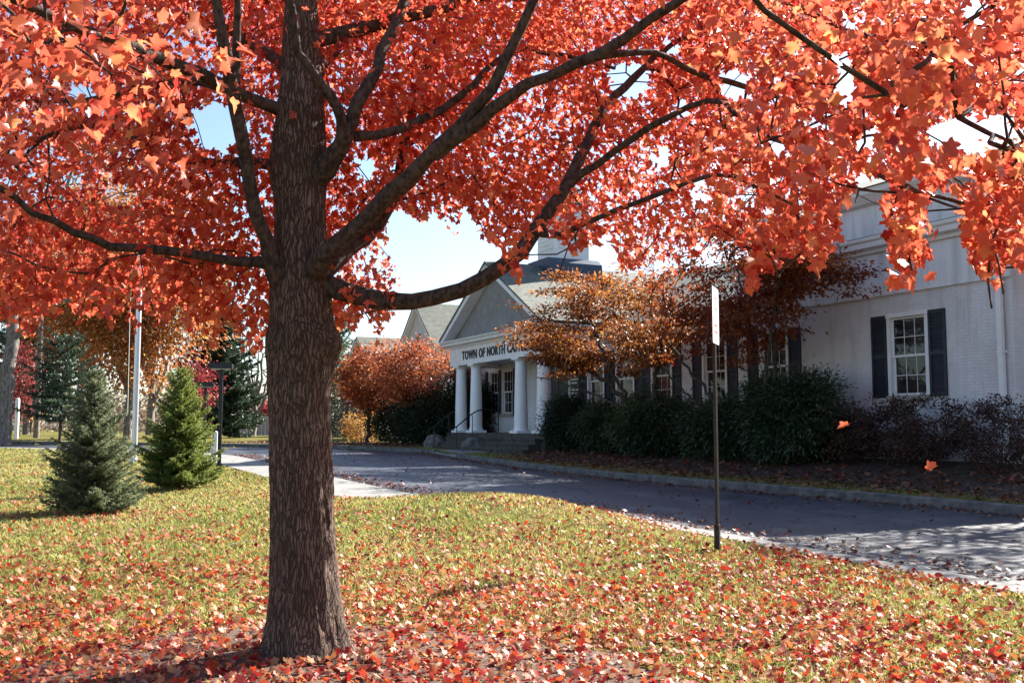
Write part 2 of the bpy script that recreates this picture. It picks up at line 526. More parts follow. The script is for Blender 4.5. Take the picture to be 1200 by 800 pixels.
def asphalt_material():
    m, nt, b, out = new_mat('worn_asphalt')
    v = coords(nt)
    f = noise(nt, v, 0.9, 8, 0.7); f2 = noise(nt, v, 70, 4, 0.75)
    r1 = ramp(nt, [(0.32, (0.021, 0.027, 0.041)), (0.5, (0.037, 0.044, 0.060)), (0.68, (0.084, 0.088, 0.100))])
    r2 = ramp(nt, [(0.38, (0.5, 0.5, 0.53)), (0.66, (1.6, 1.55, 1.5))])
    nt.links.new(f, r1.inputs[0]); nt.links.new(f2, r2.inputs[0])
    mx = N(nt, 'ShaderNodeMix', data_type='RGBA', blend_type='MULTIPLY'); mx.inputs['Factor'].default_value = 1
    nt.links.new(r1.outputs[0], mx.inputs['A']); nt.links.new(r2.outputs[0], mx.inputs['B'])
    # wheel-worn bands and old patches running with the drive
    mr_ = N(nt, 'ShaderNodeMapping'); mr_.inputs['Rotation'].default_value = (0, 0, -math.atan2(DV[1], DV[0])); nt.links.new(v, mr_.inputs[0])
    ms_ = N(nt, 'ShaderNodeMapping'); ms_.inputs['Scale'].default_value = (0.13, 1.0, 1.0); nt.links.new(mr_.outputs[0], ms_.inputs[0])
    r5 = ramp(nt, [(0.36, (0.55, 0.57, 0.62)), (0.5, (1.0, 1.0, 1.0)), (0.64, (1.55, 1.5, 1.45))]); nt.links.new(noise(nt, ms_.outputs[0], 1.1, 5, 0.65), r5.inputs[0])
    m5 = N(nt, 'ShaderNodeMix', data_type='RGBA', blend_type='MULTIPLY'); m5.inputs['Factor'].default_value = 1
    nt.links.new(mx.outputs['Result'], m5.inputs['A']); nt.links.new(r5.outputs[0], m5.inputs['B']); mx = m5
    # cracks
    vo = N(nt, 'ShaderNodeTexVoronoi', feature='DISTANCE_TO_EDGE'); vo.inputs['Scale'].default_value = 0.45
    dn = N(nt, 'ShaderNodeTexNoise'); dn.inputs['Scale'].default_value = 2.2; nt.links.new(v, dn.inputs['Vector'])
    ad = N(nt, 'ShaderNodeVectorMath', operation='MULTIPLY_ADD'); ad.inputs[1].default_value = (0.5, 0.5, 0.5)
    nt.links.new(dn.outputs['Color'], ad.inputs[0]); nt.links.new(v, ad.inputs[2]); nt.links.new(ad.outputs[0], vo.inputs['Vector'])
    rc = ramp(nt, [(0.0, (0.35, 0.35, 0.37)), (0.018, (1, 1, 1))]); nt.links.new(vo.outputs['Distance'], rc.inputs[0])
    m2 = N(nt, 'ShaderNodeMix', data_type='RGBA', blend_type='MULTIPLY'); m2.inputs['Factor'].default_value = 1
    nt.links.new(mx.outputs['Result'], m2.inputs['A']); nt.links.new(rc.outputs[0], m2.inputs['B'])
    nt.links.new(m2.outputs['Result'], b.inputs['Base Color'])
    b.inputs['Roughness'].default_value = 0.55; b.inputs['Specular IOR Level'].default_value = 0.5
    bp = N(nt, 'ShaderNodeBump'); bp.inputs['Strength'].default_value = 0.9; bp.inputs['Distance'].default_value = 0.006
    nt.links.new(f2, bp.inputs['Height']); nt.links.new(bp.outputs[0], b.inputs['Normal'])
    return m


def strip(name, T, lo, hi, n, zoff, mat, kind='structure', zf=None):
    """a sheet between lo(t) and hi(t)"""
    T = np.asarray(T, float); s = np.linspace(0, 1, n)[:, None]
    tt = np.broadcast_to(T[None], (n, len(T)))
    aa = lo(T)[None] * (1 - s) + hi(T)[None] * s + shift(T)[None]
    x, y = xy(aa, tt)
    z = (zf(aa, tt) if zf else zr(tt)) + zoff
    V = np.stack([x, y, z], -1).reshape(-1, 3); nT = len(T)
    i = np.arange(n - 1)[:, None] * nT; k = np.arange(nT - 1)[None]
    F = np.stack([i + k, i + nT + k, i + nT + k + 1, i + k + 1], -1).reshape(-1, 4)
    o = link_mesh(name, np_mesh(name, V, F, smooth=True), mat)
    return tag(o, kind=kind)


M_ASPHALT = asphalt_material()


def ground_at(px, py):
    """where the ground shows at photo position px, py"""
    d = at(px, py, 10.0) - CAM
    s = np.linspace(0.2, 12, 2400)
    q = CAM + d * s[:, None]
    k = int(np.argmax(q[:, 2] < Gxy(q[:, 0], q[:, 1])))
    return q[k]

M_CONC = simple('old_concrete', (0.16, 0.155, 0.145), (0.27, 0.26, 0.24), rough=0.85, scale=3, bump=0.4, bscale=90)
M_GRANITE = simple('grey_kerb_stone', (0.075, 0.072, 0.07), (0.18, 0.17, 0.16), rough=0.85, scale=5, bump=0.6, bscale=60)
TT = np.arange(-30, 75, 0.5)
strip('road', TT, lambda t: near(t) - 0.05, lambda t: far(t) + 0.05, 8, 0.0, M_ASPHALT)
strip('road_edge', np.arange(-30, 17.4, 0.4), lambda t: near(t) - 0.34 + 0 * t, lambda t: near(t) + 0.02 + 0.05 * vnoise(t * 1.3, t * 0, 5), 3, 0.028, M_CONC)


def side_lo(t): return near(t) - 1.62
strip('sidewalk', np.arange(17.4, 70, 0.4), side_lo, lambda t: near(t) - 0.02, 4, 0.03, M_CONC)
# joints across the sidewalk
# kerb on the far side
kb = MB()
KT = list(np.arange(-30, 34.9, 1.2)) + [34.9]


def kerb(tlist, name):
    P = []
    prof = [(-0.0, -0.1), (0.012, 0.15), (0.03, 0.17), (0.17, 0.175), (0.18, -0.1)]
    V = []; n = len(prof)
    for t in tlist:
        for (e, h) in prof:
            a = float(far(t)) + e + float(shift(t)) + 0.012 * (float(vnoise(t * 0.7, 0.3, 7)) - 0.5)
            x, y = xy(a, t)
            V.append((x, y, float(zr(t)) + h + 0.012 * (float(vnoise(t * 0.9, 3.3, 8)) - 0.5)))
    F = []
    for i in range(len(tlist) - 1):
        for k in range(n - 1):
            F.append((i * n + k, i * n + k + 1, (i + 1) * n + k + 1, (i + 1) * n + k))
    F.append(tuple(range(n))); F.append(tuple((len(tlist) - 1) * n + k for k in range(n - 1, -1, -1)))
    m = MB(); m.add(V, F)
    o = m.build(name, M_GRANITE)
    return tag(o, kind='structure')


kerb(list(np.arange(-30, 35.1, 0.5)), 'kerb')
kerb(list(np.arange(38.6, 70, 0.5)), 'kerb')
# short concrete walk from the drive up to the steps
strip('path', np.arange(35.05, 38.7, 0.3), lambda t: far(t) - 0.02, lambda t: 16.4 + 0 * t, 6, 0.025, M_CONC, zf=lambda a, t: np.maximum(G(a, t), zr(t)))
# mulch bed along the building
M_MULCH = simple('bark_mulch', (0.022, 0.014, 0.011), (0.07, 0.042, 0.030), rough=0.95, scale=26, bump=1.0, bscale=60)
strip('mulch_bed', np.arange(-6, 31.5, 0.4), lambda t: far(t) + 1.3 - 0.9 * sstep(19, 10, t) * 1.0 + 0.25 * vnoise(t * 0.8, 0 * t, 4), lambda t: 19.2 + 0 * t, 8, 0.02, M_MULCH, zf=G)
strip('mulch_bed', np.arange(43, 52, 0.4), lambda t: far(t) + 1.0 + 0.4 * vnoise(t * 0.6, 0 * t, 4), lambda t: 21 + 0 * t, 6, 0.02, M_MULCH, zf=G)
# mulch round the maple
TREE = np.array([-1.43, 6.86])


def mulch_r(x, y):
    """>0 inside the mulched ring"""
    an = np.arctan2(y - TREE[1], x - TREE[0])
    return 1.35 + 0.35 * (vnoise(an * 2.2 + 20, an * 0 + 1, 2) - 0.5) - np.hypot((x - TREE[0] - 0.35) * 0.62, (y - TREE[1] + 0.35) * 1.0)


def mulch_ring():
    n, m = 72, 10
    V = [(TREE[0] + 0.35, TREE[1] - 0.35, 0)]; F = []
    for j in range(1, m + 1):
        for k in range(n):
            an = 2 * math.pi * k / n
            rr = (1.35 + 0.25 * (float(vnoise(an * 2.2 + 20, 1.0, 2)) - 0.5) + 0.08 * random.uniform(-1, 1) * (j == m)) * j / m
            V.append((TREE[0] + 0.35 + rr * math.cos(an) / 0.62, TREE[1] - 0.35 + rr * math.sin(an), 0))
    V = np.array(V)
    jj = np.concatenate([[0], np.repeat(np.arange(1, m + 1), n)])
    V[:, 2] = Gxy(V[:, 0], V[:, 1]) + 0.02 - 0.035 * (jj == m) + 0.012 * rng.random(len(V)) * (jj < m)
    F3 = [(0, 1 + k, 1 + (k + 1) % n) for k in range(n)]
    F4 = [(1 + j * n + k, 1 + j * n + (k + 1) % n, 1 + (j + 1) * n + (k + 1) % n, 1 + (j + 1) * n + k) for j in range(m - 1) for k in range(n)]
    m2 = simple('dry_mulch', (0.055, 0.033, 0.022), (0.16, 0.10, 0.068), rough=0.95, scale=30, bump=1.0, bscale=70)
    o = link_mesh('mulch_ring', np_mesh('mulch_ring', V, [np.array(F3), np.array(F4)], smooth=True), m2)
    tag(o, kind='structure')


mulch_ring()

# ---------------------------------------------------------------- town hall
M_BRICK = None


def painted_brick():
    m, nt, b, out = new_mat('white_painted_brick')
    tc = N(nt, 'ShaderNodeTexCoord'); sp = N(nt, 'ShaderNodeSeparateXYZ'); cb = N(nt, 'ShaderNodeCombineXYZ')
    nt.links.new(tc.outputs['Object'], sp.inputs[0])
    su = N(nt, 'ShaderNodeMath', operation='ADD'); nt.links.new(sp.outputs[0], su.inputs[0]); nt.links.new(sp.outputs[1], su.inputs[1])
    nt.links.new(su.outputs[0], cb.inputs[0]); nt.links.new(sp.outputs[2], cb.inputs[1])
    br = N(nt, 'ShaderNodeTexBrick'); br.inputs['Scale'].default_value = 1.0
    br.inputs['Brick Width'].default_value = 0.21; br.inputs['Row Height'].default_value = 0.075; br.inputs['Mortar Size'].default_value = 0.007
    br.inputs['Mortar Smooth'].default_value = 0.4; br.inputs['Bias'].default_value = 0
    br.inputs['Color1'].default_value = (0.72, 0.695, 0.70, 1); br.inputs['Color2'].default_value = (0.675, 0.65, 0.655, 1); br.inputs['Mortar'].default_value = (0.61, 0.585, 0.59, 1)
    nt.links.new(cb.outputs[0], br.inputs['Vector'])
    f = noise(nt, tc.outputs['Object'], 0.8, 5, 0.65)
    mp = N(nt, 'ShaderNodeMapping'); mp.inputs['Scale'].default_value = (2.4, 2.4, 0.25); nt.links.new(tc.outputs['Object'], mp.inputs[0])
    f3 = noise(nt, mp.outputs[0], 1.5, 5, 0.7)
    r = ramp(nt, [(0.3, (0.84, 0.83, 0.81)), (0.6, (1, 1, 1))]); nt.links.new(f, r.inputs[0])
    r3 = ramp(nt, [(0.28, (0.78, 0.76, 0.72)), (0.5, (1, 1, 1))]); nt.links.new(f3, r3.inputs[0])
    mx = N(nt, 'ShaderNodeMix', data_type='RGBA', blend_type='MULTIPLY'); mx.inputs['Factor'].default_value = 1
    nt.links.new(br.outputs['Color'], mx.inputs['A']); nt.links.new(r.outputs[0], mx.inputs['B'])
    m2 = N(nt, 'ShaderNodeMix', data_type='RGBA', blend_type='MULTIPLY'); m2.inputs['Factor'].default_value = 1
    nt.links.new(mx.outputs['Result'], m2.inputs['A']); nt.links.new(r3.outputs[0], m2.inputs['B'])
    nt.links.new(m2.outputs['Result'], b.inputs['Base Color']); b.inputs['Roughness'].default_value = 0.7
    bp = N(nt, 'ShaderNodeBump'); bp.inputs['Strength'].default_value = 0.6; bp.inputs['Distance'].default_value = 0.008; bp.invert = True
    nt.links.new(br.outputs['Fac'], bp.inputs['Height']); nt.links.new(bp.outputs[0], b.inputs['Normal'])
    return m


def shingles(name, c1, c2, c3, along):
    """asphalt shingles; along = 'x' or 'y': the horizontal run of the courses; rows by height z"""
    m, nt, b, out = new_mat(name)
    tc = N(nt, 'ShaderNodeTexCoord'); sp = N(nt, 'ShaderNodeSeparateXYZ'); cb = N(nt, 'ShaderNodeCombineXYZ')
    nt.links.new(tc.outputs['Object'], sp.inputs[0])
    nt.links.new(sp.outputs[0 if along == 'x' else 1], cb.inputs[0]); nt.links.new(sp.outputs[2], cb.inputs[1])
    br = N(nt, 'ShaderNodeTexBrick'); br.inputs['Scale'].default_value = 1.0
    br.inputs['Brick Width'].default_value = 0.30; br.inputs['Row Height'].default_value = 0.085; br.inputs['Mortar Size'].default_value = 0.008
    br.inputs['Color1'].default_value = (*c1, 1); br.inputs['Color2'].default_value = (*c2, 1); br.inputs['Mortar'].default_value = (*c3, 1)
    nt.links.new(cb.outputs[0], br.inputs['Vector'])
    f = noise(nt, tc.outputs['Object'], 3.5, 4)
    r = ramp(nt, [(0.3, (0.75, 0.75, 0.75)), (0.7, (1.2, 1.2, 1.15))]); nt.links.new(f, r.inputs[0])
    mx = N(nt, 'ShaderNodeMix', data_type='RGBA', blend_type='MULTIPLY'); mx.inputs['Factor'].default_value = 1
    nt.links.new(br.outputs['Color'], mx.inputs['A']); nt.links.new(r.outputs[0], mx.inputs['B'])
    nt.links.new(mx.outputs['Result'], b.inputs['Base Color']); b.inputs['Roughness'].default_value = 0.85
    bp = N(nt, 'ShaderNodeBump'); bp.inputs['Strength'].default_value = 0.7; bp.inputs['Distance'].default_value = 0.02; bp.invert = True
    nt.links.new(br.outputs['Fac'], bp.inputs['Height']); nt.links.new(bp.outputs[0], b.inputs['Normal'])
    return m


M_BRICK = painted_brick()
M_SHX = shingles('grey_shingle_long', (0.115, 0.125, 0.105), (0.16, 0.165, 0.14), (0.045, 0.05, 0.045), 'x')
M_SHY = shingles('grey_shingle_cross', (0.115, 0.125, 0.105), (0.16, 0.165, 0.14), (0.045, 0.05, 0.045), 'y')
M_WHITE = simple('white_trim_paint', (0.72, 0.71, 0.70), (0.80, 0.79, 0.78), rough=0.5, scale=2.5)
M_STAINED = simple('stained_white_panel', (0.50, 0.50, 0.50), (0.72, 0.71, 0.71), rough=0.6, scale=1.6, vscale=(2.2, 2.2, 0.25), lo=0.3, hi=0.55)
M_COLUMN = simple('white_column_paint', (0.78, 0.78, 0.78), (0.82, 0.82, 0.82), rough=0.42, scale=2)
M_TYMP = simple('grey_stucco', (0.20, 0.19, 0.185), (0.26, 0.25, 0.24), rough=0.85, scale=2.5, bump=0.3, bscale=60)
M_NAVY = simple('navy_shutter_paint', (0.012, 0.015, 0.026), (0.02, 0.024, 0.038), rough=0.5, scale=4)
M_NAVYROOF = simple('navy_metal', (0.02, 0.035, 0.07), (0.03, 0.05, 0.09), rough=0.45, scale=4)
M_STONE = simple('sill_limestone', (0.26, 0.23, 0.19), (0.38, 0.34, 0.29), rough=0.8, scale=12, bump=0.4)
M_STEP = simple('bluestone_step', (0.032, 0.028, 0.025), (0.085, 0.075, 0.065), rough=0.75, scale=3, bump=0.5, bscale=40)
M_BLACK = simple('black_iron', (0.008, 0.009, 0.011), (0.02, 0.02, 0.024), rough=0.4, scale=10, metal=0.3)
M_LETTER = simple('black_letter_paint', (0.012, 0.013, 0.016), (0.02, 0.02, 0.024), rough=0.5)
M_WHITELETTER = simple('white_letter_paint', (0.72, 0.72, 0.68), (0.78, 0.78, 0.74), rough=0.5)
M_DOORPAINT = simple('dark_door_paint', (0.012, 0.014, 0.016), (0.024, 0.026, 0.028), rough=0.4, scale=5)


def glass_mat(name='window_glass'):
    m, nt, b, out = new_mat(name)
    v = coords(nt, (1, 1, 1))
    f = noise(nt, v, 1.6, 3)
    r = ramp(nt, [(0.35, (0.010, 0.010, 0.012)), (0.65, (0.05, 0.042, 0.04))]); nt.links.new(f, r.inputs[0])
    nt.links.new(r.outputs[0], b.inputs['Base Color'])
    b.inputs['Roughness'].default_value = 0.04; b.inputs['Specular IOR Level'].default_value = 0.45
    bp = N(nt, 'ShaderNodeBump'); bp.inputs['Strength'].default_value = 0.15; bp.inputs['Distance'].default_value = 0.01
    nt.links.new(noise(nt, v, 2.5, 1), bp.inputs['Height']); nt.links.new(bp.outputs[0], b.inputs['Normal'])
    return m


M_GLASS = glass_mat()

ox, oy = xy(19.0, 0.0)
HALL = thing('town_hall', 'white painted brick municipal hall with columned portico and shingled roof', 'building', (ox, oy, 0), math.atan2(-0.902, 0.432))
# local axes: x = -t (to the right along the front), y = into the building, z up

WINS = [(-17.5, 2.36, 4.27), (-22.35, 2.36, 4.27), (-25.1, 2.36, 4.27), (-28.0, 2.36, 4.27), (-30.3, 2.36, 4.27), (-32.35, 2.36, 4.27), (-40.1, 2.2, 4.1), (-41.5, 2.2, 4.1), (-44.6, 2.36, 4.27)]
WW = 0.56      # half width of a window opening


def wall_with_openings(x0, x1, z0, z1, y, thick, ops):
    """front wall slab with real openings (cells between the cut lines)"""
    xs = sorted({x0, x1, *[o[0] for o in ops], *[o[1] for o in ops]})
    zs = sorted({z0, z1, *[o[2] for o in ops], *[o[3] for o in ops]})
    bm = bmesh.new(); vs = {}
    def vert(x, z, yy):
        k = (round(x, 4), round(z, 4), yy)
        if k not in vs: vs[k] = bm.verts.new((x, yy, z))
        return vs[k]
    def solid(i, j):
        if i < 0 or j < 0 or i >= len(xs) - 1 or j >= len(zs) - 1: return False
        cx, cz = (xs[i] + xs[i + 1]) / 2, (zs[j] + zs[j + 1]) / 2
        return not any(a < cx < b and c < cz < d for a, b, c, d in ops)
    for i in range(len(xs) - 1):
        for j in range(len(zs) - 1):
            if not solid(i, j): continue
            a, b, c, d = xs[i], xs[i + 1], zs[j], zs[j + 1]
            bm.faces.new([vert(a, c, y), vert(b, c, y), vert(b, d, y), vert(a, d, y)])
            bm.faces.new([vert(a, c, y + thick), vert(a, d, y + thick), vert(b, d, y + thick), vert(b, c, y + thick)])
            for di, dj, p, q in ((-1, 0, (a, c), (a, d)), (1, 0, (b, d), (b, c)), (0, -1, (b, c), (a, c)), (0, 1, (a, d), (b, d))):
                if not solid(i + di, j + dj):
                    bm.faces.new([vert(*p, y), vert(*q, y), vert(*q, y + thick), vert(*p, y + thick)])
    bmesh.ops.recalc_face_normals(bm, faces=bm.faces)
    me = bpy.data.meshes.new('wall'); bm.to_mesh(me); bm.free()
    return me


ops = [(x - WW, x + WW, a, b) for x, a, b in WINS if x < -14.7]
ops.append((-36.05, -34.55, 1.35, 3.7))
link_mesh('wall', wall_with_openings(-46.5, -24.003, 0.2, 4.80, 0.0, 0.3, [o for o in ops if o[0] < -24]), M_BRICK, HALL)
link_mesh('wall', wall_with_openings(-24.0, -14.6, 0.2, 6.05, 0.0, 0.3, [o for o in ops if o[0] > -24]), M_BRICK, HALL)
w = MB()
w.box(-46.5, -46.2, 0.302, 11, 0.2, 4.80); w.box(-14.9, -14.6, 0.302, 11, 0.2, 6.3); w.box(-46.5, -24.2, 11.0, 11.3, 0.2, 4.80); w.box(-24.2, -14.6, 11.002, 11.3, 0.2, 6.3); w.box(-24.3, -24.0, 0.302, 10.99, 0.2, 6.3)
w.build('wall', M_BRICK, HALL)
# low recessed wing beyond the corner, and the taller rear wing with its dark roof
w = MB(); w.box(-14.59, -2.0, 7.0, 13.0, 0.2, 5.4); w.build('wall', M_BRICK, HALL)
w = MB(); w.box(-14.59, -1.7, 6.7, 13.3, 5.402, 5.62); w.build('roof', M_WHITE, HALL)
w = MB(); w.box(-28.0, -23.0, 15.0, 25.0, 0.2, 11.3); w.build('wall', M_BRICK, HALL)
w = MB(); w.prism([(14.5, 11.302), (14.5, 11.7), (20.0, 12.6), (25.5, 11.7), (25.5, 11.302)], 0, -28.5, -22.6); w.build('roof', M_NAVYROOF, HALL)


def window(x, z0, z1, y=0.0, sides=True, full_shut=True):
    wdt = WW
    f = MB()
    # casing proud of the wall, then sash
    f.box(x - wdt - 0.07, x - wdt + 0.03, y - 0.035, y + 0.10, z0, z1)
    f.box(x + wdt - 0.03, x + wdt + 0.07, y - 0.035, y + 0.10, z0, z1)
    f.box(x - wdt - 0.09, x + wdt + 0.09, y - 0.045, y + 0.10, z1 + 0.0, z1 + 0.10)
    fr = f.build('window', M_WHITE, HALL)
    zm = (z0 + z1) / 2 - 0.02
    for (a, b, yy) in ((zm, z1 - 0.002, y + 0.045), (z0 + 0.002, zm + 0.045, y + 0.085)):
        s = MB(); xl, xr = x - wdt + 0.031, x + wdt - 0.031
        s.box(xl, xl + 0.05, yy, yy + 0.035, a, b); s.box(xr - 0.05, xr, yy, yy + 0.035, a, b)
        s.box(xl + 0.05, xr - 0.05, yy, yy + 0.035, b - 0.05, b); s.box(xl + 0.05, xr - 0.05, yy, yy + 0.035, a, a + 0.055)
        for k in (1, 2):
            xx = xl + 0.05 + (xr - xl - 0.1) * k / 3
            s.box(xx - 0.008, xx + 0.008, yy + 0.006, yy + 0.03, a + 0.055, b - 0.05)
        zz = (a + b) / 2
        s.box(xl + 0.05, xr - 0.05, yy + 0.009, yy + 0.027, zz - 0.008, zz + 0.008)
        s.build('sash', M_WHITE, fr)
        p = MB(); p.box(xl + 0.04, xr - 0.04, yy + 0.014, yy + 0.02, a + 0.045, b - 0.04)
        p.build('pane', M_GLASS, fr)
    s = MB(); s.box(x - wdt - 0.08, x + wdt + 0.08, y - 0.11, y + 0.1, z0 - 0.13, z0)
    s.build('sill', M_STONE, fr, bevel=0.008)
    if sides:
        for sx in (-1, 1):
            sh = MB(); x0 = x + sx * (wdt + 0.09); x1 = x + sx * (wdt + 0.57); xa, xb = min(x0, x1), max(x0, x1)
            zb, zt = z0 - 0.04, z1 + 0.08
            sh.box(xa, xa + 0.06, y - 0.05, y - 0.004, zb, zt); sh.box(xb - 0.06, xb, y - 0.05, y - 0.004, zb, zt)
            for zz in (zb, (zb + zt) / 2 - 0.05, zt - 0.09):
                sh.box(xa + 0.06, xb - 0.06, y - 0.048, y - 0.006, zz, zz + 0.09)
            sh.box(xa + 0.061, xb - 0.061, y - 0.007, y - 0.0035, zb + 0.002, zt - 0.002)
            nsl = 22
            for k in range(nsl):
                zz = zb + 0.1 + (zt - zb - 0.2) * k / nsl
                if abs(zz - (zb + zt) / 2 + 0.01) < 0.06: continue
                sh.add([(xa + 0.06, y - 0.044, zz), (xb - 0.06, y - 0.044, zz), (xb - 0.06, y - 0.016, zz + 0.06), (xa + 0.06, y - 0.016, zz + 0.06),
                        (xa + 0.06, y - 0.036, zz), (xb - 0.06, y - 0.036, zz), (xb - 0.06, y - 0.008, zz + 0.06), (xa + 0.06, y - 0.008, zz + 0.06)],
                       [(0, 1, 2, 3), (4, 7, 6, 5), (0, 4, 5, 1), (3, 2, 6, 7), (0, 3, 7, 4), (1, 5, 6, 2)])
            sh.build('shutter', M_NAVY, HALL)


for (x, a, b) in WINS:
    window(x, a, b, 0.0, sides=not (-42 < x < -39))
for x in (-39.35, -40.85, -42.3):
    s = MB(); s.box(x - 0.16, x + 0.16, -0.05, -0.004, 2.15, 4.15); s.build('shutter', M_NAVY, HALL)

# frieze, cornice
def cornice(xa, xb, y, zf, zc, name='cornice', face=True):
    c = MB()
    c.box(xa, xb, y - 0.05, y - 0.003, zf + 0.06, zc - 0.002)                    # plain frieze board
    c.box(xa, xb, y - 0.075, y - 0.003, zf, zf + 0.058)           # lower bead
    c.build('frieze', M_STAINED, HALL)
    c = MB()
    c.prism([(y - 0.003, zc), (y - 0.14, zc), (y - 0.16, zc + 0.08), (y - 0.34, zc + 0.12), (y - 0.36, zc + 0.24), (y - 0.42, zc + 0.28), (y - 0.44, zc + 0.36), (y - 0.003, zc + 0.36)], 0, xa, xb)
    c.build(name, M_WHITE, HALL)


cornice(-32.1, -24.02, 0.0, 4.38, 4.55)
cornice(-46.5, -41.45, 0.0, 4.38, 4.55)
cornice(-24.0, -14.6, 0.0, 4.85, 5.95)
w = MB(); w.box(-24.0, -14.6, -0.40, 0.548, 6.312, 6.335); w.build('ledge_flashing', M_NAVYROOF, HALL)
# main roof with ridge along x
r = MB()
r.prism([(-0.45, 4.95), (5.6, 8.1), (11.8, 4.95), (11.8, 4.82), (5.6, 7.95), (-0.45, 4.82)], 0, -46.9, -24.02)
r.build('roof', M_SHX, HALL)
w = MB(); w.prism([(0.32, 4.804), (11.0, 4.804), (5.6, 7.8)], 0, -46.5, -46.3); w.build('gable_wall', M_WHITE, HALL)
# raised right-hand block with hipped roof
w = MB()
w.box(-24.0, -14.62, 0.55, 11.0, 6.34, 7.74)
w.build('upper_wall', M_STAINED, HALL)
w = MB()
w.prism([(0.547, 7.35), (0.38, 7.4), (0.2, 7.6), (0.18, 7.74), (0.547, 7.74)], 0, -24.2, -14.45); w.build('cornice', M_WHITE, HALL)
r = MB()
e0, e1, zr0, zr1 = 0.10, 11.4, 7.75, 9.7
r.add([(-24.4, e0, zr0), (-14.2, e0, zr0), (-14.2, e1, zr0), (-24.4, e1, zr0), (-23.8, 5.5, zr1), (-18.2, 5.5, zr1)],
      [(0, 1, 5, 4), (1, 2, 5), (2, 3, 4, 5), (3, 0, 4), (3, 2, 1, 0)])
r.build('roof', M_SHX, HALL)
# downspout with straps at the corner between the blocks
d = MB()
d.box(-14.92, -14.80, -0.15, -0.05, 0.9, 5.7)
d.prism([(-0.15, 5.7), (-0.05, 5.7), (-0.32, 6.0), (-0.42, 6.0)], 0, -14.92, -14.80)
for zz in (1.6, 3.2, 4.7): d.box(-14.94, -14.78, -0.158, -0.003, zz, zz + 0.05)
d.build('downspout', M_WHITE, HALL)

# ---- portico
PX0, PX1 = -41.35, -32.15           # outer faces
m = MB(); m.box(PX0 - 0.15, PX1 + 0.15, -2.35, -0.003, 0.3, 1.35); m.build('porch_floor', M_STEP, HALL)
for k, (yy, zz) in enumerate(((-2.61, 1.16), (-2.87, 0.97), (-3.13, 0.78))):
    m = MB(); m.box(PX0 + 0.3, PX1 - 0.2, yy + 0.03, yy + 0.287, 0.2, zz - 0.062)
    m.box(PX0 + 0.26, PX1 - 0.16, yy - 0.01, yy + 0.285, zz - 0.06, zz); m.build('step', M_STEP, HALL, bevel=0.008)
for x in (-40.7, -39.05, -34.7, -32.8):
    c = MB(); pr = [(0.30, 1.46), (0.30, 1.50), (0.285, 1.53), (0.285, 1.56)]
    for k in range(9):
        s = k / 8; pr.append((0.265 - 0.045 * s ** 1.6, 1.58 + 2.49 * s))
    pr += [(0.235, 4.08), (0.24, 4.11), (0.225, 4.12), (0.25, 4.16), (0.275, 4.19)]
    c.lathe(pr, x, -2.0, 24)
    co = c.build('column', M_COLUMN, HALL, smooth=True)
    b_ = MB(); b_.box(x - 0.34, x + 0.34, -2.34, -1.66, 1.352, 1.46); b_.build('column_base', M_COLUMN, co, bevel=0.01)
    b_ = MB(); b_.box(x - 0.29, x + 0.29, -2.29, -1.71, 4.19, 4.27); b_.build('capital', M_COLUMN, co, bevel=0.008)
e = MB()
e.box(PX0, PX1, -2.28, -1.74, 4.272, 5.05)
e.box(PX0, PX0 + 0.5, -1.738, -0.08, 4.272, 5.05); e.box(PX1 - 0.5, PX1, -1.738, -0.08, 4.272, 5.05)
e.build('entablature', M_WHITE, HALL)
e = MB(); e.box(PX0 + 0.503, PX1 - 0.503, -1.736, -0.006, 4.42, 4.5); e.build('porch_ceiling', M_WHITE, HALL)
e = MB()
e.prism([(-2.284, 5.052), (-2.34, 5.052), (-2.36, 5.12), (-2.56, 5.15), (-2.6, 5.27), (-2.66, 5.30), (-2.68, 5.36), (-2.284, 5.36)], 0, PX0 - 0.36, PX1 + 0.36)
for x0, sg in ((PX1, 1), (PX0, -1)):
    pr = [(x0 + sg * q, z) for q, z in ((0.004, 5.052), (0.06, 5.052), (0.08, 5.12), (0.28, 5.15), (0.32, 5.27), (0.36, 5.30), (0.36, 5.36), (0.004, 5.36))]
    e.prism(pr, 1, -2.28, -0.46)
e.build('cornice', M_WHITE, HALL)
# pediment
XA = (PX0 + PX1) / 2; ZA = 8.25; ZB = 5.38
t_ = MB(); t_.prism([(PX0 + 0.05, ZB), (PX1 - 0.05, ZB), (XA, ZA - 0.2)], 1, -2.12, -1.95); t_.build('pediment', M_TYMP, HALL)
def slab(pa, pb, th, y0, y1):
    (xa, za), (xb, zb) = pa, pb
    n = np.array([-(zb - za), xb - xa]); n = n / np.linalg.norm(n) * th
    if n[1] > 0: n = -n
    mm = MB(); mm.prism([(xa, za), (xb, zb), (xb + n[0], zb + n[1]), (xa + n[0], za + n[1])], 1, y0, y1)
    return mm
for sg, xe in ((-1, PX0 - 0.42), (1, PX1 + 0.42)):
    slab((xe, ZB), (XA, ZA), 0.20, -2.62, -2.125).build('rake', M_WHITE, HALL)
    slab((xe, ZB + 0.09), (XA - sg * 0.0, ZA + 0.09), 0.085, -2.66, 5.5).build('roof', M_SHY, HALL)
